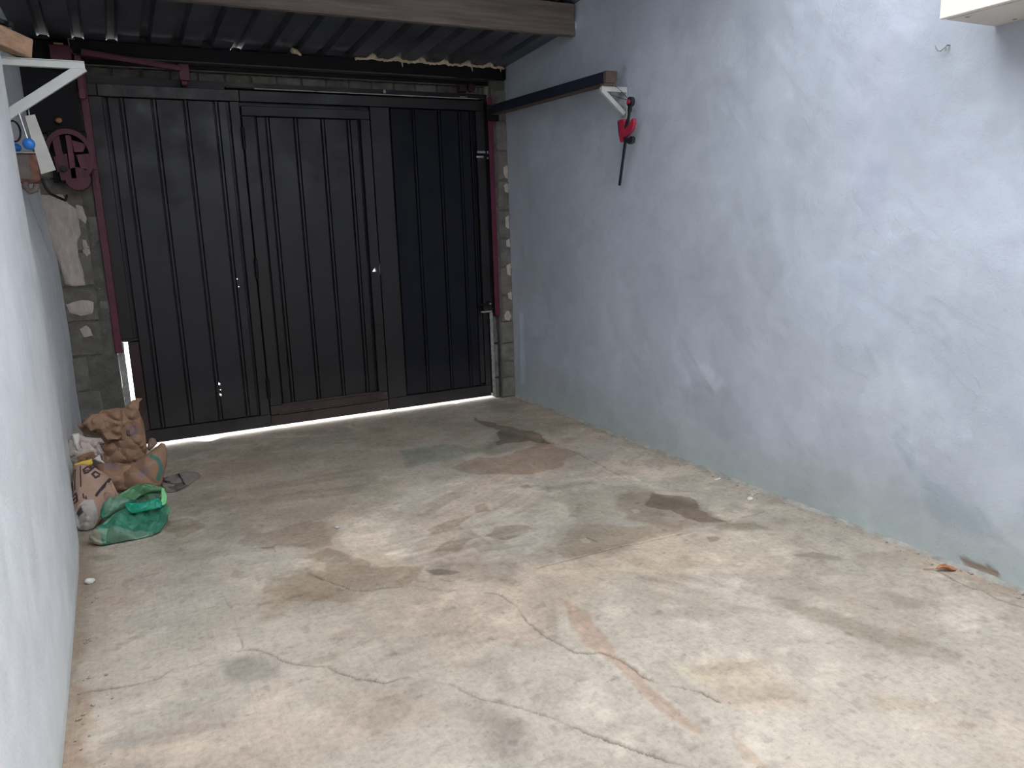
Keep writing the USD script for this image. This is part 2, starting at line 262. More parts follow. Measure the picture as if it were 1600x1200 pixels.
# ---------------------------------------------------------------- stains, cracks and wall marks (metres on the floor / wall)
STAINS=[
((1.13,1.13,1.12),0.05,0.05,[(1.762,4.376),(2.179,4.172),(2.12,3.717),(2.012,3.324),(1.866,3.28),(1.741,3.448),(1.469,3.355),(1.259,3.324),(0.857,3.385),(0.876,3.99),(1.134,4.348),(1.395,4.615)]),
((1.1,1.1,1.09),0.03,0.05,[(0.907,4.011),(1.181,4.089),(1.29,4.058),(1.025,3.287),(0.896,3.341),(0.868,3.515),(0.817,3.659),(0.859,3.782),(0.924,3.867)]),
((1.08,1.08,1.07),0.04,0.05,[(0.271,3.855),(0.482,3.866),(0.659,3.757),(0.747,3.618),(0.732,3.441),(0.628,3.479),(0.508,3.478),(0.465,3.386),(0.39,3.298),(0.34,3.416),(0.266,3.65)]),
((0.86,0.83,0.8),0.02,0.03,[(0.803,4.076),(0.911,4.026),(0.924,3.867),(0.834,3.767),(0.826,3.654),(0.741,3.677),(0.401,3.975),(0.477,4.082),(0.617,4.059)]),
((0.9,0.89,0.87),0.1,0.08,[(-0.053,4.348),(0.408,4.862),(0.912,4.948),(1.285,4.854),(1.431,4.469),(1.301,4.09),(0.831,4.058),(0.413,4.059),(0.05,4.103)]),
((0.86,0.86,0.84),0.05,0.05,[(2.15,3.864),(2.091,3.595),(2.066,3.449),(2.003,3.297),(1.94,3.259),(1.827,3.133),(1.761,3.038),(1.759,2.931),(1.872,2.925),(2.127,2.901),(2.401,2.897),(2.82,2.684),(2.815,2.789),(2.692,2.891),(2.73,3.174),(2.642,3.448),(2.528,3.724),(2.464,3.837),(2.213,3.858)]),
((0.9,0.86,0.82),0.02,0.03,[(1.936,3.236),(2.036,3.224),(2.455,2.962),(2.381,2.897),(2.127,2.901),(1.872,2.925),(1.759,2.931),(1.745,3.026),(1.827,3.133)]),
((0.66,0.62,0.6),0.015,0.03,[(2.642,3.448),(2.724,3.332),(2.76,3.277),(2.73,3.174),(2.689,3.113),(2.688,2.947),(2.692,2.891),(2.567,2.97),(2.557,3.139),(2.462,3.242),(2.47,3.339),(2.562,3.403)]),
((0.85,0.82,0.8),0.05,0.03,[(2.455,3.503),(2.626,3.458),(2.724,3.208),(2.692,2.891),(2.455,2.962),(2.271,3.182),(2.336,3.365)]),
((0.62,0.6,0.58),0.008,0.03,[(2.523,5.719),(2.528,5.602),(2.576,5.505),(2.604,5.423),(2.578,5.364),(2.656,5.266),(2.658,5.133),(2.713,4.941),(2.673,4.808),(2.658,4.665),(2.569,4.839),(2.471,4.841),(2.378,4.853),(2.311,4.848),(2.397,4.969),(2.446,5.095),(2.498,5.228),(2.488,5.382),(2.484,5.601)]),
((0.8,0.79,0.77),0.06,0.04,[(2.477,5.186),(2.684,4.827),(2.668,4.658),(2.494,4.701),(2.324,4.671),(2.149,4.695),(2.155,4.76),(2.301,4.88)]),
((0.82,0.76,0.72),0.03,0.04,[(1.83,4.538),(2.076,4.675),(2.207,4.55),(2.67,4.784),(2.687,4.348),(2.447,4.134),(2.209,4.152),(1.91,4.313)]),
((0.8,0.86,0.88),0.05,0.05,[(1.678,5.102),(1.969,5.078),(2.162,4.862),(2.377,4.982),(2.199,4.754),(1.936,4.691),(1.61,4.683)]),
((0.84,0.81,0.77),0.012,0.025,[(0.644,3.594),(0.785,3.662),(0.847,3.59),(0.919,3.425),(0.902,3.342),(1.072,3.239),(1.133,3.211),(1.023,3.104),(0.964,3.066),(0.868,3.088),(0.793,3.125),(0.742,3.2),(0.702,3.298),(0.645,3.429),(0.637,3.494),(0.725,3.42),(0.736,3.495)]),
((0.88,0.86,0.81),0.012,0.025,[(0.44,3.373),(0.487,3.438),(0.521,3.504),(0.609,3.501),(0.631,3.467),(0.702,3.298),(0.742,3.2),(0.791,3.117),(0.839,3.088),(0.769,3.044),(0.634,3.109),(0.516,3.196),(0.464,3.314)]),
((0.92,0.89,0.85),0.03,0.04,[(0.37,3.201),(0.449,3.271),(0.517,3.23),(0.472,3.108),(0.386,3.065),(0.352,3.086)]),
((0.8,0.77,0.72),0.012,0.02,[(1.528,3.381),(1.635,3.469),(1.77,3.407),(1.817,3.31),(1.61,3.289)]),
((0.8,0.77,0.72),0.012,0.02,[(1.297,3.612),(1.451,3.677),(1.632,3.709),(1.418,3.559),(1.314,3.536)]),
((0.8,0.77,0.72),0.012,0.02,[(1.236,3.339),(1.36,3.423),(1.484,3.388),(1.342,3.274)]),
((0.8,0.77,0.72),0.012,0.02,[(1.664,3.817),(1.738,3.824),(1.739,3.717),(1.654,3.72)]),
((0.8,0.77,0.72),0.012,0.02,[(2.035,3.976),(2.096,3.981),(2.09,3.899),(2.028,3.891)]),
((0.93,0.9,0.86),0.05,0.04,[(0.403,3.378),(0.489,3.371),(0.704,3.152),(0.556,3.073),(0.412,3.139),(0.366,3.207)]),
((0.84,0.83,0.81),0.05,0.04,[(2.24,2.295),(2.349,2.043),(2.447,1.784),(2.511,1.512),(2.437,1.477),(2.362,1.573),(2.333,1.79),(2.256,1.995),(2.248,2.139)]),
((0.86,0.85,0.82),0.05,0.04,[(2.696,1.943),(2.819,1.869),(2.87,1.748),(2.71,1.791),(2.653,1.878)]),
((0.8,0.79,0.77),0.02,0.03,[(2.667,2.416),(2.774,2.381),(2.827,2.317),(2.821,2.276),(2.744,2.327),(2.667,2.378)]),
((0.78,0.78,0.8),0.05,0.04,[(0.211,2.809),(0.322,2.811),(0.372,2.694),(0.331,2.634),(0.244,2.635),(0.21,2.726)]),
((0.88,0.87,0.84),0.03,0.03,[(0.412,2.692),(0.507,2.702),(0.667,2.699),(0.705,2.676),(0.557,2.65),(0.471,2.639)]),
((0.93,0.84,0.8),0.015,0.02,[(1.52,2.621),(1.558,2.429),(1.467,2.099),(1.465,1.848),(1.463,1.633),(1.428,1.643),(1.399,1.84),(1.413,2.158),(1.408,2.248)]),
((0.92,0.86,0.82),0.02,0.03,[(1.527,1.576),(1.529,1.518),(1.512,1.415),(1.476,1.436),(1.476,1.492)]),
((0.93,0.88,0.84),0.08,0.05,[(1.718,1.925),(1.87,1.835),(1.899,1.666),(1.812,1.557),(1.661,1.622),(1.622,1.78)]),
((0.93,0.91,0.86),0.06,0.05,[(2.072,1.495),(2.184,1.407),(2.125,1.354),(2.004,1.403)]),
((1.06,1.06,0.98),0.05,0.05,[(1.616,2.039),(1.641,1.97),(1.672,1.873),(1.629,1.823),(1.559,1.889)]),
((1.08,1.08,1.08),0.05,0.05,[(1.319,2.132),(1.323,1.978),(1.255,1.857),(1.185,1.898),(1.124,1.977),(1.196,2.052)]),
((0.8,0.78,0.78),0.08,0.04,[(0.924,2.027),(1.006,1.958),(0.976,1.835),(0.88,1.815),(0.836,1.896)]),
((1.1,1.08,1.07),0.02,0.04,[(-0.067,2.73),(0.041,2.725),(0.052,2.642),(-0.045,2.627),(-0.121,2.653)]),
((1.1,1.08,1.07),0.015,0.05,[(-0.203,2.475),(-0.11,2.467),(0.062,2.368),(0.026,2.329),(-0.081,2.39),(-0.196,2.441)]),
((0.9,0.83,0.78),0.03,0.04,[(-0.32,2.935),(-0.248,2.817),(-0.22,2.659),(-0.233,2.42),(-0.308,2.448),(-0.308,2.644)]),
((0.84,0.8,0.76),0.05,0.03,[(-0.326,4.484),(-0.225,4.323),(-0.247,3.854),(-0.271,3.357),(-0.287,3.113),(-0.305,3.026),(-0.322,3.508),(-0.33,3.982)]),
((0.8,0.78,0.73),0.03,0.03,[(-0.252,4.172),(-0.195,4.197),(-0.138,4.146),(-0.176,4.096),(-0.232,4.102)]),
((0.85,0.82,0.78),0.008,0.02,[(0.114,4.509),(0.216,4.497),(0.297,4.359),(0.281,4.302),(0.172,4.208),(0.084,4.358)]),
((0.85,0.83,0.8),0.02,0.03,[(0.347,3.651),(0.405,3.615),(0.385,3.541),(0.345,3.577)]),
((0.76,0.72,0.68),0.006,0.01,[(0.5,3.855),(0.547,3.84),(0.59,3.858),(0.558,3.819),(0.56,3.755),(0.546,3.812),(0.505,3.823)]),
((0.74,0.72,0.7),0.01,0.01,[(2.471,2.786),(2.504,2.777),(2.518,2.747),(2.488,2.724),(2.45,2.733),(2.456,2.763)]),
((0.83,0.82,0.77),0.015,0.02,[(2.641,2.871),(2.787,2.806),(2.82,2.684),(2.69,2.728),(2.577,2.836)]),
((1.22,1.16,1.1),0.004,0.005,[(2.375,3.283),(2.408,3.285),(2.408,3.248),(2.375,3.226),(2.354,3.239)]),
((1.2,1.18,1.14),0.004,0.01,[(1.922,3.098),(1.952,3.092),(1.957,3.041),(1.936,3.024),(1.905,3.048)]),
((1.15,1.14,1.1),0.01,0.02,[(2.667,3.481),(2.705,3.44),(2.79,3.37),(2.849,3.341),(2.755,3.327),(2.672,3.397),(2.653,3.447)]),
((1.12,1.12,1.08),0.01,0.02,[(2.706,3.791),(2.712,3.571),(2.77,3.448),(2.707,3.472),(2.664,3.601),(2.639,3.834)]),
((1.13,1.12,1.08),0.01,0.02,[(2.713,3.013),(2.897,2.967),(2.905,2.892),(2.7,2.9),(2.695,2.943)]),
((1.12,1.11,1.07),0.01,0.02,[(2.183,3.843),(2.223,3.817),(2.192,3.737),(2.148,3.765)]),
((1.07,1.05,1.02),0.06,0.05,[(1.579,2.919),(1.928,2.913),(2.388,2.881),(2.805,2.669),(2.854,2.591),(2.502,2.261),(1.539,2.846)]),
((0.84,0.84,0.83),0.05,0.03,[(1.127,3.175),(1.283,3.181),(1.438,3.066),(1.512,2.98),(1.418,2.864),(1.275,2.895),(1.216,3.024),(1.122,3.081)]),
((0.66,0.66,0.65),0.012,0.02,[(1.124,3.167),(1.179,3.147),(1.267,3.05),(1.222,3.039),(1.14,3.089)]),
((0.86,0.86,0.84),0.25,0.1,[(0.077,6.271),(2.979,6.278),(3.137,5.085),(1.874,4.699),(0.69,4.699),(0.112,4.683)])]
CRACKS=[
(0.006,0.55,[(-0.275,2.88),(-0.152,2.847),(-0.035,2.828),(0.013,2.861),(0.128,2.858),(0.19,2.877),(0.271,2.881),(0.327,2.842),(0.375,2.768)]),
(0.01,0.8,[(0.375,2.768),(0.402,2.697),(0.443,2.648),(0.524,2.6),(0.542,2.552),(0.601,2.472),(0.671,2.4),(0.747,2.381),(0.803,2.335),(0.875,2.254),(0.888,2.212),(0.934,2.13),(0.993,2.059),(0.967,2.114),(1.048,1.988),(1.106,1.88),(1.151,1.803),(1.203,1.705),(1.249,1.641),(1.305,1.546),(1.369,1.466)]),
(0.009,0.75,[(1.308,2.779),(1.33,2.654),(1.311,2.492),(1.307,2.398),(1.322,2.314),(1.358,2.219),(1.427,2.179),(1.472,2.083),(1.468,1.992),(1.485,1.912),(1.539,1.864),(1.588,1.812),(1.591,1.728)]),
(0.009,0.6,[(0.627,3.48),(0.667,3.367),(0.702,3.298),(0.742,3.2),(0.783,3.14),(0.843,3.1),(0.9,3.095),(0.952,3.073),(1.006,3.058),(1.043,3.036),(1.069,2.985),(1.133,2.919),(1.169,2.915)]),
(0.006,0.6,[(1.262,2.826),(1.308,2.779)]),
(0.007,0.6,[(1.579,2.919),(1.755,2.923),(1.915,2.921),(2.025,2.919),(2.146,2.901),(2.394,2.889)]),
(0.009,0.7,[(2.692,2.891),(2.823,2.889),(2.943,2.895),(3.067,2.902)]),
(0.008,0.7,[(3.069,1.991),(3.063,1.92),(3.046,1.859),(3.035,1.797),(3.061,1.773),(3.036,1.698),(3.044,1.645),(3.047,1.597)]),
(0.005,0.4,[(0.257,3.43),(0.282,3.266),(0.273,3.08),(0.273,2.931),(0.271,2.881)]),
(0.006,0.5,[(2.703,4.338),(2.672,3.952),(2.675,3.656),(2.746,3.477),(2.842,3.34)]),
(0.006,0.5,[(2.67,4.784),(2.695,4.548),(2.703,4.338)]),
(0.006,0.6,[(2.921,2.98),(2.921,2.932),(2.92,2.896)]),
(0.006,0.6,[(1.955,3.097),(1.971,3.063),(1.98,3.03)]),
(0.005,0.5,[(1.15,3.054),(1.175,3.02),(1.198,3.001)])]
WALL_MARKS=[
((1.16,1.16,1.15),0.04,0.05,[(3.729,0.676),(3.611,0.692),(3.581,0.637),(3.483,0.632),(3.467,0.58),(3.593,0.555),(3.698,0.619)]),
((0.9,0.91,0.93),0.05,0.06,[(2.183,0.353),(2.059,0.366),(1.909,0.315),(1.765,0.219),(1.896,0.172),(2.072,0.156),(2.112,0.266)]),
((0.9,0.91,0.92),0.03,0.05,[(2.328,0.526),(2.232,0.579),(2.19,0.444),(2.22,0.413),(2.359,0.48)]),
((1.06,1.06,1.05),0.06,0.08,[(2.52,0.734),(2.338,0.886),(2.175,0.85),(2.042,0.7),(2.057,0.522),(2.172,0.418),(2.372,0.413),(2.509,0.575)]),
((1.04,1.05,1.06),0.08,0.08,[(2.808,1.348),(2.543,1.352),(2.39,1.135),(2.477,0.898),(2.702,0.902),(2.796,1.138)]),
((1.03,1.02,1.04),0.1,0.1,[(2.645,2.343),(2.447,2.353),(2.391,2.025),(2.488,1.559),(2.635,1.653)]),
((0.93,0.93,0.97),0.06,0.05,[(2.575,1.825),(2.454,1.785),(2.48,1.442),(2.569,1.472)]),
((1.18,1.18,1.22),0.01,0.01,[(6.094,0.779),(6.02,0.785),(6.013,0.151),(6.112,0.134)]),
((0.7,0.5,0.4),0.006,0.02,[(1.948,0.037),(1.928,0.045),(1.892,0.04),(1.829,0.046),(1.795,0.045),(1.777,0.027),(1.778,0.008),(1.812,0.004),(1.854,0.01),(1.91,0.004),(1.936,0.011)]),
((0.92,0.93,0.92),0.06,0.06,[(3.866,0.551),(3.372,0.553),(3.259,0.324),(3.469,0.196),(3.83,0.303)])]
BRUSHED=[
(-1.465,34,0.34,[(1.444,3.565),(1.568,3.534),(1.523,3.24),(1.459,3.202),(1.377,3.252)]),
(-1.858,30,0.26,[(1.456,2.809),(1.543,2.6),(1.393,2.199),(1.302,2.281),(1.338,2.543)]),
(-1.53,26,0.3,[(1.408,2.248),(1.484,2.145),(1.496,1.575),(1.393,1.522),(1.323,1.617),(1.373,2.074)]),
(0.475,28,0.26,[(1.762,4.376),(2.195,4.128),(2.12,3.717),(2.021,3.366),(1.791,3.511),(1.597,3.633),(1.332,3.704),(1.399,4.012)]),
(-1.058,22,0.22,[(1.828,2.843),(2.312,2.414),(2.349,2.043),(2.511,1.512),(2.406,1.469),(2.194,1.903),(1.891,2.39)]),
(-0.446,30,0.22,[(2.455,2.962),(2.767,2.831),(2.82,2.684),(2.662,2.722),(2.375,2.865)]),
(-0.468,20,0.16,[(1.448,3.22),(2.474,2.588),(2.343,2.232),(1.537,2.68)]),
(-1.163,22,0.22,[(1.308,1.893),(1.399,1.592),(1.476,1.436),(1.263,1.558),(1.223,1.771)]),
(-0.159,20,0.22,[(0.288,4.813),(1.31,4.942),(1.254,4.321),(0.664,4.305),(0.153,4.484)]),
(-0.297,20,0.22,[(-0.284,2.63),(0.096,2.545),(0.397,2.238),(0.213,2.164),(-0.263,2.437)]),
(0.033,22,0.16,[(0.435,2.86),(1.071,3.001),(1.365,2.762),(1.036,2.346),(0.646,2.45)]),
(-0.074,26,0.22,[(0.942,3.681),(1.525,3.583),(1.915,3.249),(1.579,3.052),(0.962,3.285)])]

# ================================================================ floor
def paint_marks(P, col, marks, seed, gain=1.3):
    pts = None
    for k, (c, soft, jag, poly) in enumerate(marks):
        pg = Polygon(poly).buffer(0); x0, y0, x1, y1 = pg.bounds; m = soft + jag + .03
        sel = np.nonzero((P[:, 0] > x0 - m) & (P[:, 0] < x1 + m) & (P[:, 1] > y0 - m) & (P[:, 1] < y1 + m))[0]
        if not len(sel): continue
        Q = P[sel]
        Q = Q + jag * np.stack([n2(Q, 6, seed + k, 6) - .5, n2(Q, 6, seed + 50 + k, 6) - .5], 1) * 4.5
        sp = shapely.points(Q); d = np.where(shapely.contains(pg, sp), -1, 1) * shapely.distance(sp, pg.boundary)
        w = 1 - sm(-soft * .55, soft * .55, d)
        w = w * np.clip(.60 + .8 * n2(P[sel], 9, seed + 90 + k, 6), .3, 1.25)
        col[sel] *= np.exp(gain * w[:, None] * np.log(np.array(c)))
def build_floor():
    xs = np.arange(-.46, 3.262, .0072)
    ys = np.concatenate([np.arange(-3.2, 1.15, .12), np.arange(1.2, 6.325, .0072)])
    X, Y = np.meshgrid(xs, ys); P = np.stack([X, Y], -1).reshape(-1, 2)
    # cracks: the nearest vertices snap onto the crack so that it is a clean thin groove
    depth = np.zeros(len(P)); dark = np.zeros(len(P))
    rng = np.random.default_rng(4)
    for k, (w, dk, line) in enumerate(CRACKS):
        ls = LineString(line); n = int(ls.length / .012) + 2
        q = np.array([ls.interpolate(t, normalized=True).coords[0] for t in np.linspace(0, 1, n)])
        tx = np.gradient(q, axis=0); nn = np.stack([-tx[:, 1], tx[:, 0]], 1); nn /= np.linalg.norm(nn, axis=1, keepdims=True)
        amp = .003 if k in (5, 6) else .014
        q = q + nn * ((n2(q, 14, 300 + k, 5) - .5) * 3 * amp)[:, None]
        ls = LineString(q); x0, y0, x1, y1 = ls.bounds
        sel = np.nonzero((P[:, 0] > x0 - .05) & (P[:, 0] < x1 + .05) & (P[:, 1] > y0 - .05) & (P[:, 1] < y1 + .05))[0]
        d = shapely.distance(shapely.points(P[sel]), ls); near = d < .0048
        s2 = sel[near]; pr = np.array([ls.interpolate(ls.project(shapely.Point(*p))).coords[0] for p in P[s2]])
        P[s2] = P[s2] * .25 + pr * .75
        wv = np.clip(2.6 * (n2(pr, 7, 400 + k, 4) - .28), .05, 1.1)
        depth[s2] = np.maximum(depth[s2], np.clip(w * wv * 1.0, 0, .012)); dark[s2] = np.maximum(dark[s2], np.clip(dk * wv, 0, .8))
        far = (d >= .0048) & (d < .02); dark[sel[far]] = np.maximum(dark[sel[far]], (.25 if k == 0 else .06) * dk * (1 - d[far] / .02) * n2(P[sel[far]], 30, 410 + k, 3))
    # colour
    base = np.array([.446, .393, .325])
    big = n2(P, .9, 1, 4); mid = n2(P, 3.2, 2, 5); fine = n2(P, 13, 3, 5)
    wx = P + .25 * np.stack([n2(P, 1.3, 5) - .5, n2(P, 1.3, 6) - .5], 1)
    def streak(ang, fx, fy, seed):
        c, s = math.cos(ang), math.sin(ang); R = np.stack([wx[:, 0] * c + wx[:, 1] * s, -wx[:, 0] * s + wx[:, 1] * c], 1) * [fx, fy]
        return n2(R, 1.0, seed, 5)
    st = .5 * streak(.6, 2.0, 16, 11) + .5 * streak(-.35, 2.2, 18, 12)
    pk = sm(.48, .68, n2(P, 2.1, 8, 5))
    w2 = P + .22 * np.stack([n2(P, 2.3, 15, 4) - .5, n2(P, 2.3, 16, 4) - .5], 1) * 2
    blot = n2(w2, 3.6, 17, 6); speck = n2(P, 42, 18, 3)
    v = 1 + .30 * (big - .5) + .34 * (mid - .5) + .30 * (fine - .5) + .30 * (st - .5) + .34 * (blot - .5) + .16 * (speck - .5)
    col = base[None] * v[:, None]
    # whitish cement wash, dragged with a brush in places; pinkish and grey areas of older screed
    wash = sm(.53, .60, .45 * st + .35 * blot + .20 * fine) * sm(.42, .6, n2(P, 1.1, 19, 4)); col *= 1 + .16 * wash[:, None]
    damp = sm(.50, .57, .6 * n2(w2, 1.7, 20, 6) + .4 * n2(w2, 6, 22, 4)); col *= 1 - damp[:, None] * np.array([.115, .125, .14])
    pk = sm(.47, .60, n2(w2, 1.9, 8, 5)); col *= 1 + pk[:, None] * np.array([.03, -.035, -.065])
    gr = sm(.5, .62, n2(w2, 1.5, 9, 5)); col *= 1 - gr[:, None] * np.array([.075, .06, .05])
    pit = sm(.63, .70, n2(P, 24, 23, 4)); col *= 1 - .16 * pit[:, None]
    chip = sm(.66, .72, n2(P * [1, 1.6], 16, 24, 4)) * sm(.5, .6, n2(P, 2.5, 25, 3)); col *= 1 + .15 * chip[:, None]
    paint_marks(P, col, STAINS, 500)
    relief_b = np.zeros(len(P))
    for k, (ang, fq, amp, poly) in enumerate(BRUSHED):
        pg = Polygon(poly).buffer(0); x0, y0, x1, y1 = pg.bounds
        sel = np.nonzero((P[:, 0] > x0 - .2) & (P[:, 0] < x1 + .2) & (P[:, 1] > y0 - .2) & (P[:, 1] < y1 + .2))[0]; Q = P[sel]
        bend = .18 * (n2(Q, 1.6, 600 + k, 3) - .5); c, sn = math.cos(ang), math.sin(ang)
        R = np.stack([(Q[:, 0] * c + Q[:, 1] * sn) * fq * .07, (-Q[:, 0] * sn + Q[:, 1] * c + bend) * fq], 1)
        t = np.clip((n2(R, 1.0, 620 + k, 3) - .5) * 2.2, -.55, .55)
        Qj = Q + .10 * np.stack([n2(Q, 5, 640 + k, 5) - .5, n2(Q, 5, 660 + k, 5) - .5], 1) * 2
        sp = shapely.points(Qj); dd = np.where(shapely.contains(pg, sp), -1, 1) * shapely.distance(sp, pg.boundary); w = 1 - sm(-.10, .06, dd)
        col[sel] *= (1 + amp * 1.25 * w * t)[:, None]; relief_b[sel] += w * t * .0022
    # grime along the foot of the walls
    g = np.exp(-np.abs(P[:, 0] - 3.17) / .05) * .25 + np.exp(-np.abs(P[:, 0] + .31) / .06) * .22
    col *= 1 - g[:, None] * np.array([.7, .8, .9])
    sp = n2(P, 60, 33, 2); col *= 1 - .25 * sm(.74, .80, sp)[:, None]
    sel = (P[:, 0] > 1.8) & (P[:, 0] < 2.9) & (P[:, 1] > 2.5) & (P[:, 1] < 3.9)
    col *= (1 - dark[:, None] * np.array([.80, .82, .84]))
    # relief
    Z = .010 * (n2(P, .8, 40, 3) - .5) + .005 * (mid - .5) + .0018 * (fine - .5) + .0016 * (st - .5) - depth + relief_b
    Z += .004 * np.clip((n2(P, 7, 44, 5) - .55) * 4, 0, 1)
    # broken front edge under the gate
    e = P[:, 1] > 6.25
    lip = 6.318 - .020 * n2(P[:, :1] * [[1]], 9, 60, 4) - .10 * np.exp(-((P[:, 0] - .52) / .085) ** 2) - .045 * np.exp(-((P[:, 0] - 2.62) / .03) ** 2)
    Z = np.where(P[:, 1] > lip, np.minimum(Z, -.05), Z)
    V = np.column_stack([P, Z]); _, Fc = gridmesh(X, Y, X * 0)
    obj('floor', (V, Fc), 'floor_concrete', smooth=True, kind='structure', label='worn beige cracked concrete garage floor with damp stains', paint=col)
build_floor()

# ================================================================ walls
def wall_paint(P, seed, foot, tone=(.485, .527, .600)):
    base = np.array(tone)
    w2 = P + .3 * np.stack([n2(P, 1.7, seed + 7, 4) - .5, n2(P, 1.7, seed + 8, 4) - .5], 1)
    v = 1 + .14 * (n2(w2, 1.1, seed, 4) - .5) + .16 * (n2(w2, 3.5, seed + 1, 6) - .5) + .08 * (n2(P, 14, seed + 2, 4) - .5)
    v = v - .05 * sm(.52, .56, n2(w2, 2.2, seed + 9, 6)) + .05 * sm(.56, .60, n2(w2, 2.9, seed + 10, 6))
    col = base[None] * v[:, None]
    s = n2(P * [1, .25], 3.5, seed + 3, 4); col *= 1 + .06 * (s - .5)[:, None]
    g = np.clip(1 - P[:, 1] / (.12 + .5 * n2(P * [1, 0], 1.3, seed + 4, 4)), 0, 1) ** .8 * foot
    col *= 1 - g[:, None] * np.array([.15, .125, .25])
    return col
def build_right_wall():
    ys = np.concatenate([np.arange(-3.2, 1.0, .15), np.arange(1.05, 6.30, .014)]); zs = np.concatenate([np.arange(-.02, 3.02, .014), np.arange(3.1, 3.7, .1)])
    Yg, Zg = np.meshgrid(ys, zs); P = np.stack([Yg, Zg], -1).reshape(-1, 2)
    relief = .016 * (n2(P, .9, 70, 3) - .5) + .007 * (n2(P, 4, 71, 5) - .5) + .004 * np.clip((n2(P, 6, 72, 5) - .52) * 5, 0, 1)
    X = 3.19 + relief
    X = X - .008 * np.exp(-P[:, 1] / .05)
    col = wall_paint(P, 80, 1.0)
    paint_marks(P, col, WALL_MARKS[:8] + WALL_MARKS[9:], 700)
    # the patch where the paint has come off
    Q = P + .012 * np.stack([n2(P, 22, 750, 4) - .5, n2(P, 22, 751, 4) - .5], 1) * 2
    pg = Polygon(WALL_MARKS[8][3]); sp = shapely.points(Q); k = 1 - sm(-.004, .004, np.where(shapely.contains(pg, sp), -1, 1) * shapely.distance(sp, pg.boundary))
    X = X + .007 * k; col = col * (1 - k[:, None]) + np.array([.27, .205, .165]) * (.8 + .4 * n2(P, 20, 752, 3))[:, None] * k[:, None]
    V = np.column_stack([X, P]); _, Fc = gridmesh(Yg, Zg, Yg); Fc = Fc[:, ::-1]
    back = bx(3.22, 3.40, -3.2, 6.6, -.05, 3.7)
    usd = usdkit.mesh(stage, W + 'wall_right', (V, Fc), MAT['wall_plaster'], smooth=True)
    UsdGeom.PrimvarsAPI(usd).CreatePrimvar('paint', Sdf.ValueTypeNames.Color3fArray, 'vertex').Set(Vt.Vec3fArray.FromNumpy(col.astype(np.float32)))
    tag(usd.GetPrim(), 'pale blue-grey painted plaster wall to the right of the gate', kind='structure')
    obj('core', back, 'mortar', usd.GetPrim())
def left_x(y, z):
    A = np.interp(z, [0, .5, .9, 1.4, 1.75, 2.1, 3.7], [.045, .05, .03, .035, .10, .125, .125])
    e = np.interp(z, [1.3, 1.8], [.9, .38])
    s = sm(0, 1, (y - 4.0) / e)
    end = np.interp(y, [4.6, 6.25], [1, .55])
    return -.30 - A * s * end - np.interp(z, [0, .1, .3], [.012, .0, .0]) * 1.0
def build_left_wall():
    ys = np.concatenate([np.arange(-3.2, 1.0, .15), np.arange(1.05, 6.34, .016)]); zs = np.concatenate([np.arange(-.02, 3.02, .02), np.arange(3.1, 3.7, .1)])
    Yg, Zg = np.meshgrid(ys, zs); P = np.stack([Yg, Zg], -1).reshape(-1, 2)
    X = left_x(P[:, 0], P[:, 1]) + .010 * (n2(P, 1.1, 170, 3) - .5) + .004 * (n2(P, 5, 171, 5) - .5)
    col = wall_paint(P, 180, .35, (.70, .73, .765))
    # hairline crack in the plaster near the meter box
    ls = LineString([(5.45, 1.80), (5.5, 1.72), (5.55, 1.66), (5.62, 1.62), (5.66, 1.56), (5.72, 1.50)]); d = shapely.distance(shapely.points(P), ls)
    col *= 1 - .5 * (1 - sm(.0, .014, d))[:, None]
    V = np.column_stack([X, P]); _, Fc = gridmesh(Yg, Zg, Yg)
    usd = usdkit.mesh(stage, W + 'wall_left', (V, Fc), MAT['wall_plaster'], smooth=True)
    UsdGeom.PrimvarsAPI(usd).CreatePrimvar('paint', Sdf.ValueTypeNames.Color3fArray, 'vertex').Set(Vt.Vec3fArray.FromNumpy(col.astype(np.float32)))
    tag(usd.GetPrim(), 'pale blue-grey bulging painted wall at the left edge', kind='structure')
    obj('core', bx(-.70, -.48, -3.2, 6.6, -.05, 3.7), 'mortar', usd.GetPrim())
build_right_wall(); build_left_wall()

# end wall: stacked concrete blocks either side of the gate and a course above it
endw = thing('wall_end', 'rough concrete block piers and lintel around the gate', kind='structure')
def block(x0, x1, y0, y1, z0, z1, seed, mt='concrete_block', amp=.008, size=.035):
    b = rough(rbox(x0, x1, y0, y1, z0, z1, .008), amp, 14, seed, size); return obj('block', b, mt, endw, smooth=35)
rg = np.random.default_rng(7)
zc = [0, .24, .49, .74, .985, 1.23, 1.475, 1.72, 1.965, 2.21, 2.455, 2.70]
for k in range(len(zc) - 1):
    sp = -.17 if k % 2 else -.23
    block(-.50, sp - .006 if k in (1, 2) else -.12, 6.215, 6.42, zc[k] + .006, zc[k + 1] - .006, 20 + k)
    block((sp + .006) if k in (1, 2) else -.108, -.032, 6.225 + .01 * rg.random(), 6.42, zc[k] + .006, zc[k + 1] - .006, 50 + k)
obj('mortar', rough(bx(-.52, -.037, 6.226, 6.40, 0, 2.84), .004, 20, 90, .05), 'mortar', endw, smooth=35)
zr = [0, .185, .335, .50, .70, .94, 1.19, 1.44, 1.69, 1.94, 2.19, 2.44, 2.69]
for k in range(len(zr) - 1):
    block(3.088 if zr[k] > .6 else 3.062 + .012 * rg.random(), 3.23, 6.225, 6.42, zr[k] + .005, zr[k + 1] - .005, 120 + k, amp=.006)
for a, b in ((.0, .185), (.19, .50), (.505, .76)):
    block(3.002, 3.050, 6.27, 6.40, a + .004, b - .004, 150 + int(a * 100), amp=.004)
obj('mortar', rough(bx(3.055, 3.22, 6.236, 6.40, 0, 2.84), .003, 20, 91, .06), 'mortar', endw, smooth=35)
x = -.02
k = 0
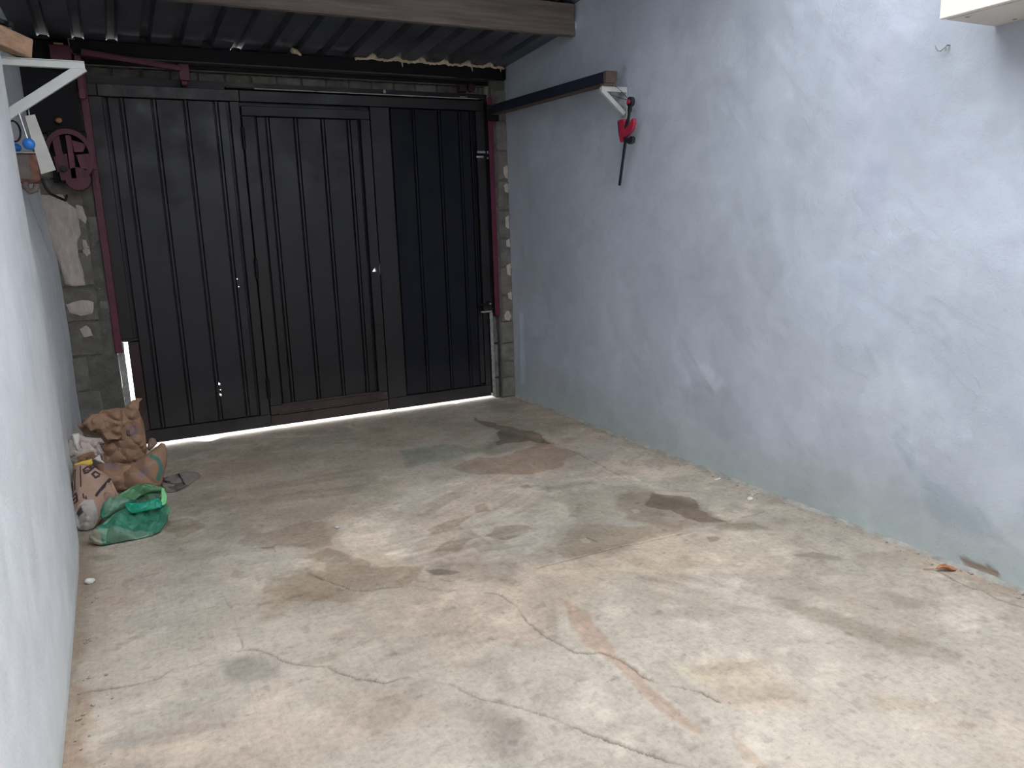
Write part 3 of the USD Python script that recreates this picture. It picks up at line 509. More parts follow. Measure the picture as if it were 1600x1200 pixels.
while x < 3.05:                                   # the course of small blocks above the gate, set back behind its top rail
    w = .187 + .006 * rg.random()
    block(x, min(x + w - .010, 3.1), 6.40 + .008 * rg.random(), 6.56, 2.615, 2.735, 200 + k, amp=.005); x += w; k += 1
obj('mortar', bx(-.05, 3.15, 6.42, 6.55, 2.60, 2.745), 'mortar', endw)
obj('steel_plate', rbox(-.47, -.055, 6.190, 6.196, 2.26, 2.84, .001), 'black_steel', endw)  # added dark sheet standing for the shade on the upper left pier
obj('coping', rough(bx(-.5, 3.20, 6.338, 6.56, 2.74, 2.846), .003, 20, 92, .08), 'mortar', endw, smooth=35)
# white filler trowelled over the left pier
def patch(poly, y, t, seed, jag=.012, parent=endw, mt='plaster_white'):
    pg = Polygon(poly).segmentize(.012); q = np.array(pg.exterior.coords)[:-1]
    q = q + jag * 2 * np.stack([n2(q, 16, seed, 4) - .5, n2(q, 16, seed + 1, 4) - .5], 1)
    uv, T, n, d = inflate(Polygon(q).buffer(0), None, .012)
    th = t * np.sqrt(np.clip(d / .02, 0, 1)) + t * .8 * (n2(uv * [3, 1], 9, seed + 2, 4) - .5) * (d > 0)
    V = np.column_stack([uv[:, 0], y - th, uv[:, 1]]); B = np.column_stack([uv[:, 0], np.full(len(uv), y + .02), uv[:, 1]])
    N = len(V); Fs = [T, T[:, ::-1] + N]; i = np.arange(n); j = (i + 1) % n
    m = trimesh.Trimesh(np.vstack([V, B]), np.vstack([T, T[:, ::-1] + N, np.stack([i, i + N, j], 1), np.stack([j, i + N, j + N], 1)]), process=False)
    m.fix_normals(); return obj('plaster_patch', m, mt, parent, smooth=40)
patch([(-.37, 1.86), (-.23, 1.86), (-.21, 1.80), (-.165, 1.76), (-.155, 1.60), (-.185, 1.54), (-.195, 1.45), (-.18, 1.34), (-.175, 1.245), (-.24, 1.235), (-.30, 1.25), (-.315, 1.40), (-.345, 1.52), (-.36, 1.62)], 6.212, .012, 1)
patch([(-.175, 1.80), (-.13, 1.79), (-.105, 1.70), (-.12, 1.66), (-.16, 1.70)], 6.216, .008, 5, .008)
patch([(-.155, 1.56), (-.125, 1.55), (-.115, 1.46), (-.14, 1.42), (-.165, 1.46)], 6.218, .008, 8, .008)
patch([(-.31, 1.12), (-.21, 1.14), (-.14, 1.12), (-.155, 1.045), (-.23, 1.03), (-.30, 1.06)], 6.212, .010, 11)
patch([(-.25, .94), (-.21, .965), (-.18, .93), (-.17, .885), (-.23, .88)], 6.212, .006, 14, .012)
patch([(3.10, .76), (3.12, .80), (3.15, .80), (3.17, .75), (3.15, .70), (3.11, .72)], 6.22, .006, 17, .012)
for j, (zz, s) in enumerate(((2.05, .1), (1.9, .07), (1.62, .1), (1.42, .06), (1.2, .09), (.95, .06))):
    patch([(3.145, zz), (3.18, zz + .02), (3.185, zz - s), (3.15, zz - s * .8)], 6.222, .005, 20 + 3 * j, .012)

# ================================================================ outside, seen through the gaps
obj('ground', bx(-14, 16, 6.27, 40, -.30, -.018), 'outside_ground', kind='structure', label='bright sandy ground outside the gate')

# ================================================================ roof
roof = thing('ceiling', 'low ribbed metal sheet roof over the gate end', kind='structure')
RX0, PITCH = -.213, .2013
def roof_z(y): return 2.862 + (6.25 - y) * .062
ribs = [RX0 + k * PITCH for k in range(17)]
def sheet(x0, x1, lift):
    prof = [(x0, 0)]
    for c in ribs + [ribs[-1] + PITCH]:
        for dx, h in ((-.036, 0), (-.022, .045), (.022, .045), (.036, 0)):
            if x0 < c + dx < x1: prof.append((c + dx, h))
    prof.append((x1, 0)); prof = np.array(prof)
    V = []; ys = np.linspace(6.36, 5.125, 13)
    for y in ys:
        for px_, h in prof: V.append((px_, y, roof_z(y) + h + lift))
    n = len(prof); Fc = []
    for i in range(len(ys) - 1):
        for j in range(n - 1):
            a = i * n + j; Fc += [(a, a + 1, a + n + 1), (a, a + n + 1, a + n)]
    V = np.array(V); V2 = V + [0, 0, .0012]; N = len(V)
    Fc = np.array(Fc); m = trimesh.Trimesh(np.vstack([V, V2]), np.vstack([Fc[:, ::-1], Fc + N]), process=False)
    # close the rim
    idx = np.arange(N).reshape(len(ys), n); rim = list(idx[0]) + list(idx[1:, -1]) + list(idx[-1, -2::-1]) + list(idx[-2:0:-1, 0])
    q = []
    for a, b in zip(rim, rim[1:] + rim[:1]): q += [(a, b, b + N), (a, b + N, a + N)]
    return trimesh.Trimesh(m.vertices, np.vstack([m.faces, q]), process=False)
edges = [-.47, RX0 + 3.5 * PITCH, RX0 + 7.5 * PITCH, RX0 + 11.5 * PITCH, 3.20]
for k in range(4):
    obj('roof_sheet', sheet(edges[k], edges[k + 1] + .03 if k < 3 else edges[k + 1], .0016 * (k % 2)), 'zinc_sheet', roof)
# dark stuffing in the ribs that are closed, the others let the daylight in
for k in range(11):
    c = ribs[k]
    op = k in (0, 1, 2, 6); hh = .014 if op else .041
    b = rough(prism([(c - .042, 2.85), (c - .034, 2.862 + .3 * hh), (c - .020, 2.862 + hh), (c + .020, 2.862 + hh), (c + .034, 2.862 + .3 * hh), (c + .042, 2.85)], 'y', 6.19, 6.33), .004, 30, 260 + k, .02)
    obj('rib_plug', b, 'rubber', roof, smooth=40)
# purlin, wall plate and channel
obj('wall_plate', rough(bx(-.46, 3.18, 6.30, 6.335, 2.748, 2.857), .002, 12, 270, .06), 'timber_dark', roof, smooth=35)
# higher roof from the beam; open sky; then unseen eaves added to limit the light
def flat_sheet(x0, x1, y0, z0, y1, z1):
    V, n, xs = [], 0, []
    c = x0
    while c < x1 - .05:
        for dx, h in ((0, 0), (.13, 0), (.145, .03), (.185, .03), (.20, 0)): xs.append((min(c + dx, x1), h))
        c += .20
    for y, z_ in ((y0, z0), (y1, z1)):
        for xx, h in xs: V.append((xx, y, z_ + h))
    n = len(xs); V = np.array(V); V = np.vstack([V, V + [0, 0, .002]]); F_ = []
    for j in range(n - 1): F_ += [(j, j + 1, n + j + 1), (j, n + j + 1, n + j), (2 * n + j, 3 * n + j + 1, 2 * n + j + 1), (2 * n + j, 3 * n + j, 3 * n + j + 1)]
    return (V, np.array(F_))
ROOF_Y0, ROOF_Y1 = 2.75, -1.2
obj('upper_sheet', flat_sheet(-.48, 3.215, 5.12, 3.096, ROOF_Y0, 3.30), 'zinc_sheet', roof)
obj('closing_board', bx(-.48, 3.21, 5.119, 5.131, 2.985, 3.16), 'black_steel', roof)
obj('eaves_sheet', flat_sheet(-.48, 3.17, ROOF_Y1, 3.30, -3.2, 3.15), 'zinc_sheet', roof)  # unseen sheet added to narrow the opening to the sky
obj('wall_back', bx(-.70, 3.40, -3.4, -3.2, -.05, 3.7), 'back_wall', kind='structure', label='unseen pale wall added behind the camera to limit the light')  # unseen wall added to keep low sky light off the gate end
tb = rough(rbox(-.30, 3.172, 5.055, 5.117, 2.872, 3.088, .006), .004, 6, 280, .06)
obj('timber_purlin', tb, 'timber', smooth=35, label='rough grey-brown timber beam across the front of the sheet roof', cat='beam')
ch = UsdGeom.Xform.Define(stage, '/World/ceiling/steel_channel').GetPrim()
obj('web', rbox(-.06, 3.17, 6.175, 6.181, 2.765, 2.856), 'black_steel', ch)
obj('flange', rbox(-.06, 3.17, 6.181, 6.235, 2.849, 2.856), 'black_steel', ch)
obj('flange', rbox(-.06, 3.17, 6.181, 6.235, 2.765, 2.772), 'black_steel', ch)
lipm = tube([(-.030, 6.17, 2.857), (-.068, 6.17, 2.857), (-.070, 6.17, 2.85), (-.066, 6.17, 2.80), (-.058, 6.17, 2.772), (-.045, 6.17, 2.762), (-.035, 6.17, 2.764)], .004, 8)
obj('cut_end', lipm, 'dull_steel', ch, label='bare grey cut end of the channel')
an = UsdGeom.Xform.Define(stage, '/World/wall_end/steel_angle').GetPrim()
obj('face', rbox(.0, 3.10, 6.285, 6.291, 2.725, 2.758), 'black_steel', an); obj('ledge', rbox(.0, 3.10, 6.291, 6.40, 2.752, 2.758), 'black_steel', an)

# expanding foam sealing the ribs at the right
def foam(c0, c1, name, label, seed):
    r_ = np.random.default_rng(seed); pts, rad = [], []
    xx = c0
    while xx < c1:
        near = min(abs(xx - c) for c in ribs); h = .030 * max(0, 1 - (near / .042) ** 2)
        pts.append((xx, 6.166 + .004 * r_.normal(), 2.856 + .75 * h + .002 * r_.normal())); rad.append(.009 + .42 * h + .003 * r_.random()); xx += .011
    b = tube(pts, np.array(rad), 12)
    parts = [b]
    for _ in range(int((c1 - c0) * 6) + 0):
        j = r_.integers(len(pts)); q = np.array(pts[j]); L = .02 + .03 * r_.random()
        parts.append(tube([q, q + [.002, -.008, -L * .6], q + [.004, -.007, -L]], np.array([.009, .006, .002]), 8))
    m = cat(*parts); m.vertices = m.vertices + .004 * np.stack([n2(m.vertices, 40, seed + k, 3) - .5 for k in range(3)], 1) * 2
    obj(name, m, 'foam', smooth=True, label=label, cat='foam sealant')
foam(1.87, 3.165, 'expanding_foam', 'long bead of yellowish expanding foam sealing the roof ribs near the right wall', 3)
foam(1.385, 1.46, 'expanding_foam', 'small separate dab of yellowish foam left of the long bead', 5)

# ================================================================ gate
YF = 6.25
HOLES = [(.636, .421, .011), (.642, .375, .007), (.638, .335, .010), (.85, 1.22, .006), (.855, 1.16, .006)]
gate = thing('garage_gate', 'tall black sheet-steel garage gate with a wicket door in its middle', 'gate')
def part(name, m, mt, parent=gate, **k): return obj(name, m, mt, parent, **k)
def boards(edges, z0, z1, parent, y, groove=.031, holes=(), mt='gate_black'):
    """vertical sheet boards between dark grooves; each groove is bridged by a narrow raised batten"""
    for a, b in zip(edges[:-1], edges[1:]):
        m = rbox(a + groove * .5, b - groove * .5, y, y + .014, z0, z1, .004)
        hs = [h for h in holes if a < h[0] < b]
        if hs:
            mm = man(m)
            for hx, hz, hr in hs: mm = mm - m3.Manifold.cylinder(.2, hr, hr, 8).rotate((90, 0, 0)).translate((hx, y + .1, hz))
            m = tm(mm)
        part('board', m, mt, parent)
    for e in edges[1:-1]:
        part('batten', rbox(e - groove * .5 + .010, e + groove * .5 - .004, y + .002, y + .016, z0, z1, .002), mt, parent)
def fbox(name, x0, x1, z0, z1, parent=gate, y=YF, mt='gate_frame_black', d=.045, r=.004): return part(name, rbox(x0, x1, y, y + d, z0, z1, r), mt, parent)
# outer frame
fbox('top_rail', .062, .992, 2.518, 2.598, mt='gate_worn'); fbox('top_rail', .994, 2.99, 2.518, 2.598); fbox('corner_piece', 0.0, .060, 2.518, 2.598)
fbox('stile', 0.0, .086, .815, 2.516); fbox('stile', .042, .112, .134, .813, mt='gate_red_black')
fbox('stile', .918, .988, .134, 2.516)
fbox('stile', 1.982, 2.142, .134, 2.516)
fbox('stile', 2.912, 2.99, .80, 2.516); fbox('stile', 2.905, 2.955, .134, .798)
fbox('bottom_rail', .042, .990, .036, .132); fbox('bottom_rail', 1.98, 2.955, .034, .132)
fbox('threshold_rail', .992, 1.978, .036, .122, mt='gate_red_black', y=YF + .004)
fbox('dusty_plate', 2.86, 2.903, .16, .79, y=YF + .010, mt='gate_frame_black')
# left leaf
def sub(name, parent, **k):
    pp = ppath(parent); p = UsdGeom.Xform.Define(stage, pp + '/' + uname(pp, name)).GetPrim(); return tag(p, **k)
part('backing_sheet', tm(man(rbox(.06, .92, YF + .056, YF + .059, .10, 2.55, .0005)) - man(cat(*[cyl((hx, YF, hz), (hx, YF + .1, hz), hr, 10) for hx, hz, hr in HOLES]))), 'gate_black')
part('backing_sheet', rbox(.09, .12, YF + .036, YF + .039, .10, .80, .0005), 'gate_black')
part('backing_sheet', rbox(1.985, 2.96, YF + .056, YF + .059, .10, 2.55, .0005), 'gate_black')
part('backing_sheet', rbox(1.05, 1.905, YF + .056, YF + .059, .10, 2.55, .0005), 'gate_black')
part('backing_sheet', rbox(-.031, .10, YF + .036, YF + .039, .845, 2.60, .0005), 'gate_black')
part('backing_sheet', rbox(.90, 1.10, YF + .046, YF + .049, .05, 2.60, .0005), 'gate_black')
part('backing_sheet', rbox(1.89, 2.0, YF + .046, YF + .049, 1.27, 2.60, .0005), 'gate_black')
part('backing_sheet', rbox(1.89, 2.0, YF + .046, YF + .049, .05, 1.19, .0005), 'gate_black')
part('backing_sheet', rbox(1.0, 2.0, YF + .050, YF + .053, 2.38, 2.60, .0005), 'gate_black')
part('backing_sheet', rbox(2.94, 3.06, YF + .036, YF + .039, .05, 2.60, .0005), 'gate_black')
part('backing_sheet', rbox(-.03, 3.05, YF + .060, YF + .063, 2.57, 2.66, .0005), 'gate_black')
ll = sub('left_panel', gate)
boards([.100, .203, .409, .618, .825, .915], .136, 2.514, ll, YF + .022, holes=HOLES)
# right panel, set deeper
rl = sub('right_panel', gate)
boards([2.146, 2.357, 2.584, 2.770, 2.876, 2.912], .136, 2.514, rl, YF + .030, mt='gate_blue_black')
# wicket door
wd = sub('wicket_door', gate)
YW = YF - .004
fbox('door_rail', .996, 1.976, 2.417, 2.488, wd, YW)
fbox('door_rail', .996, 1.976, .128, .200, wd, YW, 'gate_red_black')
part('kick_bar', rbox(1.085, 1.90, YW - .012, YW, .196, .212, .002), 'gate_red_black', wd)
part('kick_bar', rbox(1.06, 1.90, YW - .010, YW, .126, .140, .002), 'gate_red_black', wd)
fbox('door_stile', .996, 1.088, .202, 2.415, wd, YW)
ds = rbox(1.897, 1.976, YW, YW + .045, .202, 2.415, .004)
tri = m3.Manifold.extrude(m3.CrossSection([[(-.020, -.016), (.020, -.016), (.004, .020)]]), .3).rotate((90, 0, 0)).translate((1.931, YW + .2, 1.232))
part('door_stile', tm(man(ds) - tri), 'gate_frame_black', wd)
boards([1.088, 1.181, 1.392, 1.601, 1.807, 1.897], .202, 2.415, wd, YF + .022, mt='gate_mid_black')
for zz in (2.255, 1.29, .35):
    h = cat(cyl((.992, YF - .016, zz - .072), (.992, YF - .016, zz + .072), .013, 14), ball((.992, YF - .016, zz + .076), .010), ball((.992, YF - .016, zz - .076), .010))
    part('hinge', h, 'black_steel', wd, smooth=40)
# the bolts on the right stile
bl = sub('bolt', gate, label='bare silver bolt on the upper right of the gate')
part('plate', rbox(2.905, 2.985, YF - .010, YF - .001, 2.166, 2.188), 'steel', bl)
part('plate', rbox(2.898, 2.965, YF - .010, YF - .001, 2.128, 2.148), 'steel', bl)
part('rod', cyl((2.895, YF - .014, 2.157), (3.0, YF - .014, 2.157), .007, 12), 'black_steel', bl, smooth=40)
part('keeper', rbox(2.998, 3.014, YF - .02, YF - .001, 2.16, 2.188), 'steel', bl); part('keeper', rbox(2.996, 3.012, YF - .02, YF - .001, 2.118, 2.14), 'steel', bl)
b2 = sub('bolt', gate, label='black bolt low on the right stile')
part('rod', cyl((2.86, YF - .012, .872), (3.03, YF - .012, .872), .011, 12), 'black_steel', b2, smooth=40)
part('plate', rbox(2.93, 2.99, YF - .014, YF - .001, .845, .90), 'black_steel', b2); part('knob', ball((2.965, YF - .028, .875), .010), 'steel', b2)
part('ledge_bar', rbox(.0, .115, YF - .016, YF + .02, .818, .838), 'gate_frame_black'); part('ledge_bar', rbox(2.885, 2.985, YF - .016, YF + .02, .796, .812), 'dull_steel')

# jambs and strips
for x0, x1, z0, z1, lab in ((-.046, .003, .745, 2.74, 'maroon steel jamb at the left edge of the gate'), (3.003, 3.052, .765, 2.62, 'maroon steel jamb at the right edge of the gate')):
    j = thing('gate_jamb', lab, 'jamb')
    obj('face', rbox(x0, x1, 6.205, 6.212, z0, z1), 'maroon', j); obj('return', rbox(x0 if x0 < 1 else x1 - .006, x0 + .006 if x0 < 1 else x1, 6.212, 6.30, z0, z1), 'maroon', j)
obj('jamb_scar', rbox(-.026, -.006, 6.203, 6.206, 1.88, 2.06), 'maroon_pale', stage.GetPrimAtPath('/World/gate_jamb'), label='worn pale patch on the jamb')
for x0, x1, z0, z1, lab in ((-.030, .012, .0, .815, 'weathered grey steel strip left of the gate above the bags'), (2.962, 2.992, .03, .795, 'weathered grey steel strip right of the gate at the floor')):
    obj('steel_strip', rough(rbox(x0, x1, 6.235, 6.243, z0, z1, .002), .003, 14, 300 + int(x1), .03), 'dull_steel', smooth=35, label=lab, cat='strip')

# rail lip over the gate (light edge), red patch and box
la = thing('lintel_rail', 'thin steel rail with a worn bright edge above the gate boards', 'rail')
obj('rail', rbox(.90, 2.985, 6.225, 6.30, 2.606, 2.616), 'gate_red_black', la); obj('edge', rbox(1.10, 2.93, 6.219, 6.225, 2.603, 2.611, .001), 'dull_steel', la)
lb = thing('latch_plate', 'dark maroon upright plate on the lintel rail near the right wall', 'plate')
obj('plate', rbox(2.765, 2.835, 6.24, 6.30, 2.664, 2.722), 'gate_red_black', lb); obj('lip', rbox(2.765, 2.835, 6.232, 6.24, 2.616, 2.624, .001), 'dull_steel', lb)
obj('boss', cyl((2.885, 6.25, 2.70), (2.885, 6.31, 2.70), .034, 18), 'gate_red_black', lb, smooth=40)
obj('white_stud', ball((2.115, 6.255, 2.634), .014, (1, 1, 1.25)), 'white_paint', smooth=True, label='tiny white stud standing on the lintel rail over the gate', cat='stud')

# ================================================================ gear at the upper left
pb = thing('tension_bar', 'maroon tension bar sloping from the jamb to a plate above the gate', 'bar')
obj('bar', bar((-.005, 6.09, 2.760), (.60, 6.14, 2.700), .04, .03), 'maroon', pb); obj('top_face', bar((-.005, 6.09, 2.777), (.60, 6.14, 2.717), .05, .004, r=.001), 'maroon_pale', pb, label='top of the bar painted paler for the light on it')  # paler top strip puts the light falling on the bar into colour
obj('end_plate', rbox(.585, .655, 6.13, 6.16, 2.625, 2.735), 'maroon', pb); obj('bracket_foot', rbox(.60, .64, 6.16, 6.25, 2.60, 2.63), 'maroon', pb)
mb = thing('maroon_box', 'maroon steel box tucked under the roof left of the gate', 'box')
obj('body', rbox(-.185, -.062, 6.06, 6.185, 2.665, 2.795, .004), 'maroon', mb); obj('scrap', rough(rbox(-.155, -.10, 6.055, 6.10, 2.796, 2.806), .003, 20, 310, .02), 'timber_warm', mb, label='scrap of tan wood on top')
hp = thing('steel_post', 'dusty maroon upright bar above the left end of the gate', 'post')
obj('post', rbox(-.050, -.012, 6.145, 6.175, 2.48, 2.75), 'maroon_pale', hp); obj('foot', rbox(-.06, -.005, 6.175, 6.203, 2.49, 2.53), 'maroon', hp)

# pulley housing: ring, cross bars, plate
ph = thing('pulley_housing', 'maroon cast pulley housing bolted to the left pier beside the gate', 'pulley')
def ring_arc(c, r, w, t, a0, a1, y, n=24):
    an = np.radians(np.linspace(a0, a1, n)); o = [(c[0] + (r) * math.cos(a), c[1] + 1.18 * r * math.sin(a)) for a in an]; i = [(c[0] + (r - w) * math.cos(a), c[1] + 1.18 * (r - w) * math.sin(a)) for a in an[::-1]]
    return prism(Polygon(o + i).buffer(0), 'y', y, y + t)
hc = (-.155, 2.105)
obj('rim', ring_arc(hc, .145, .028, .06, -58, 205, 6.07), 'maroon', ph, smooth=40)
obj('web', prism([(-.245, 2.24), (-.20, 2.245), (-.185, 1.95), (-.225, 1.945)], 'y', 6.085, 6.16), 'maroon', ph)
obj('arm', rbox(-.165, -.13, 6.08, 6.12, 1.955, 2.235), 'maroon_pale', ph)
obj('plate', prism([(-.13, 2.205), (-.045, 2.18), (-.075, 2.13), (-.125, 2.13)], 'y', 6.09, 6.11), 'maroon_pale', ph)
obj('plate', prism([(-.115, 2.11), (-.018, 2.12), (-.005, 2.015), (-.10, 2.02)], 'y', 6.075, 6.11), 'maroon_pale', ph)
obj('plate', prism([(-.25, 2.10), (-.17, 2.12), (-.17, 2.0), (-.24, 2.0)], 'y', 6.10, 6.13), 'maroon', ph)
obj('drum', cyl((-.125, 6.08, 1.955), (-.125, 6.20, 1.955), .075, 24), 'maroon', ph, smooth=40)
obj('axle', cyl((-.20, 6.05, 2.02), (-.20, 6.2, 2.02), .02, 14), 'rubber', ph, smooth=40)
obj('backplate', rbox(-.27, -.04, 6.165, 6.205, 1.94, 2.27), 'black_steel', ph)
kb = thing('orange_knob', 'small dull orange knob on a stem above the maroon pulley housing', 'knob')
obj('cap', ball((-.19, 6.14, 2.335), .020, (1, .8, .9)), 'orange_plastic', kb, smooth=True); obj('stem', cyl((-.19, 6.15, 2.335), (-.19, 6.22, 2.335), .008), 'black_steel', kb)

# brackets
def bracket(y, xw, tip, zt, zb, label, w=.028, bh=.03):
    b = thing('shelf_bracket', label, 'bracket')
    s = 1 if tip > xw else -1
    obj('arm', bar((xw, y, zt), (tip, y, zt), w, .030), 'white_paint', b)
    obj('arm_flange', bar((xw, y - w / 2 - .001, zt + .0165), (tip, y - w / 2 - .001, zt + .0165), .006, .006), 'white_paint', b)
    obj('brace', bar((tip - s * .006, y, zt - .004), (xw + s * .018, y, zb), w * .9, bh), 'white_paint', b)
    obj('wall_plate', rbox(min(xw, xw + s * .006), max(xw, xw + s * .006), y - .016, y + .016, zb - .03, zt + .018, .001), 'white_paint', b)
    return b
bracket(4.30, -.375, .005, 2.345, 2.10, 'white steel angle bracket on the left wall', bh=.044)
bracket(4.46, 3.185, 2.985, 2.405, 2.255, 'white steel angle bracket on the right wall holding the beam end')
# plank end resting on the left bracket
pk = thing('timber_offcut', 'short tan timber end lying on the left wall bracket', 'timber')
obj('body', rough(bar((-.215, 4.31, 2.405), (-.335, 4.215, 2.44), .07, .085, r=.004), .002, 12, 320, .03), 'timber_warm', pk, smooth=35)
obj('rubber_strip', rough(tube([(-.262, 4.21, 2.487), (-.275, 4.24, 2.492), (-.30, 4.235, 2.50), (-.33, 4.22, 2.51)], .013, 8), .003, 20, 321), 'rubber', smooth=True, label='black rubber scrap lying on the tan timber end', cat='scrap')

# long painted beam along the right wall
rb = thing('painted_beam', 'long dark blue painted beam along the right wall from gate to bracket', 'beam')
obj('body', bar((3.047, 4.455, 2.478), (3.062, 6.20, 2.520), .085, .072, r=.004), 'timber_blue', rb)
obj('bare_end', bar((3.047, 4.425, 2.477), (3.0472, 4.458, 2.478), .087, .074, r=.003), 'timber_end', rb, label='bare brown end of the beam')
obj('bottom_face', bar((3.047, 4.46, 2.440), (3.062, 6.19, 2.482), .086, .004, r=.001), 'timber_end', rb, label='bare brown underside of the beam')
obj('packing_block', rbox(2.992, 3.075, 4.43, 4.485, 2.4235, 2.439, .002), 'timber_end', label='small brown wooden packing block between bracket and beam end', cat='block')
rbk = thing('hook_plate', 'dark steel hook holding the blue beam at the gate', 'hook'); obj('plate', rbox(2.99, 3.10, 6.19, 6.20, 2.43, 2.56), 'black_steel', rbk); obj('eye', tube([(3.02, 6.185, 2.47), (2.99, 6.17, 2.46), (2.985, 6.17, 2.44), (3.0, 6.18, 2.43)], .006), 'black_steel', rbk, smooth=40)

# bar clamp hanging from the right bracket
cl = thing('bar_clamp', 'red and black one-handed bar clamp hanging on the right wall bracket', 'clamp')
XC = 3.10
def cy(y, z): return np.array([XC, y, z])
top, bot = cy(4.290, 2.30), cy(4.418, 1.790)
obj('bar', bar(top, bot, .010, .020, up=(0, 1, .25), r=.001), 'black_plastic', cl)
hd = cat(cyl((XC - .012, 4.288, 2.305), (XC + .012, 4.288, 2.305), .030, 24), bar(cy(4.288, 2.295), cy(4.302, 2.245), .02, .026, up=(0, 1, .2)))
obj('fixed_jaw', hd, 'black_plastic', cl, smooth=40)
obj('jaw_pad', cat(cyl((XC - .020, 4.290, 2.305), (XC - .010, 4.290, 2.305), .016, 20), ball((XC - .020, 4.290, 2.305), .015, (.35, 1, 1))), 'red_plastic', cl, smooth=40)
def yz(poly, x0, x1): return prism(Polygon(poly).buffer(.003).buffer(-.001), 'x', x0, x1)
obj('handle', yz([(4.415, 2.203), (4.356, 2.205), (4.350, 2.19), (4.352, 2.10), (4.368, 2.070), (4.386, 2.068), (4.396, 2.09), (4.400, 2.19)], XC - .014, XC + .014), 'red_plastic', cl)
obj('pad', yz([(4.418, 2.198), (4.402, 2.198), (4.398, 2.12), (4.404, 2.105), (4.412, 2.15)], XC - .012, XC + .012), 'black_plastic', cl)
obj('trigger', yz([(4.350, 2.12), (4.34, 2.14), (4.29, 2.165), (4.262, 2.195), (4.25, 2.195), (4.246, 2.17), (4.262, 2.135), (4.30, 2.11), (4.345, 2.09)], XC - .012, XC + .012), 'red_plastic', cl)
obj('release_lever', yz([(4.352, 2.145), (4.322, 2.20), (4.312, 2.196), (4.335, 2.14)], XC - .009, XC + .009), 'black_plastic', cl)
obj('grip', yz([(4.358, 2.10), (4.335, 2.09), (4.30, 2.080), (4.272, 2.09), (4.256, 2.078), (4.262, 2.052), (4.29, 2.044), (4.318, 2.056), (4.34, 2.078), (4.36, 2.08)], XC - .012, XC + .012), 'black_plastic', cl)
obj('cord_loop', tube([(3.10, 4.295, 2.31), (3.09, 4.36, 2.37), (3.085, 4.425, 2.418), (3.08, 4.46, 2.4228), (3.08, 4.488, 2.418), (3.085, 4.492, 2.38), (3.095, 4.40, 2.345), (3.105, 4.296, 2.312)], .0018, 6), 'black_plastic', cl, smooth=True)

# hanging white strip, rod and meter box at the left
ws = thing('white_strip', 'off-white flat board strip hanging askew from the left bracket', 'board')
q = np.array([(-.268, 2.120), (-.228, 2.128), (-.176, 1.880), (-.238, 1.860)])
obj('board', prism(Polygon(q), 'y', 4.335, 4.347), 'white_board', ws); obj('folded_edge', prism(Polygon([(-.238, 1.860), (-.176, 1.880), (-.178, 1.887), (-.240, 1.868)]), 'y', 4.327, 4.335), 'white_board', ws)
obj('cord', tube([(-.25, 4.338, 2.118), (-.25, 4.332, 2.150), (-.255, 4.318, 2.175)], .003, 6), 'white_board', ws, smooth=True)
hr = thing('hanging_rod', 'thin shiny steel rod ending in a round blue knob, hung beside the white strip', 'rod')
obj('rod', cyl((-.287, 4.285, 2.125), (-.268, 4.275, 2.015), .0045, 10), 'steel', hr, smooth=40); obj('knob', ball((-.266, 4.275, 1.990), .026, (1, .8, 1)), 'blue_plastic', hr, smooth=True)
mbx = thing('meter_box', 'rusty brown box with a grey face on the recessed left wall', 'box')
obj('body', rbox(-.44, -.29, 5.10, 5.30, 1.875, 2.025, .012), 'rust_brown', mbx); obj('cover', rbox(-.425, -.325, 5.085, 5.10, 1.885, 2.02, .006), 'grey_brown', mbx, label='dull grey front cover')
obj('lid', rbox(-.44, -.285, 5.095, 5.305, 2.025, 2.034, .003), 'white_board', mbx)
obj('outlet_pipe', tube([(-.36, 5.13, 1.88), (-.365, 5.12, 1.845), (-.345, 5.11, 1.822), (-.32, 5.11, 1.832), (-.31, 5.11, 1.86)], .016, 12), 'grey_brown', mbx, smooth=40)
obj('cable', tube([(-.285, 5.2, 1.90), (-.275, 5.2, 1.85), (-.255, 5.22, 1.815), (-.225, 5.3, 1.80), (-.20, 5.6, 1.795), (-.21, 6.19, 1.85)], .008, 8), 'rubber', mbx, smooth=True, label='black cable leaving the box')
obj('blue_stopper', ball((-.385, 5.15, 2.058), .028, (1, 1, .9)), 'blue_plastic', smooth=True, label='dark blue stopper on top of the rusty meter box', cat='stopper')
obj('cable_loop', tube([(-.372 + .03 * math.cos(a) , 5.02 + .02 * math.sin(a), 2.13 + .055 * math.sin(a)) for a in np.linspace(0, 2 * math.pi, 22)], .005, 8), 'rubber', smooth=True, label='black cable loop behind the white hanging strip', cat='cable')

# ================================================================ wall cabinet and hook at the upper right
cb = thing('wall_cabinet', 'cream wall cabinet at the top right with grey underside', 'cabinet')
obj('carcass', rbox(2.880, 3.186, .95, 2.008, 2.252, 2.95, .002), 'cabinet_cream', cb)
obj('door', rbox(2.858, 2.876, 1.485, 2.010, 2.250, 2.95, .002), 'cabinet_cream', cb); obj('door', rbox(2.858, 2.876, .955, 1.480, 2.250, 2.95, .002), 'cabinet_cream', cb)
obj('seam', rbox(2.8765, 2.880, .952, 2.006, 2.2525, 2.94, .0005), 'dark_gap', cb)
obj('bottom_panel', rbox(2.890, 3.184, .96, 2.000, 2.2485, 2.2525, .001), 'cabinet_under', cb)
for yy, xx in ((1.945, 2.925), (1.90, 3.14), (1.2, 2.925)): obj('screw_hole', cyl((xx, yy, 2.2475), (xx, yy, 2.250), .008, 16), 'screw_grey', cb)
wh = thing('wall_hook', 'bent wire hook in the right wall below the cabinet', 'hook')
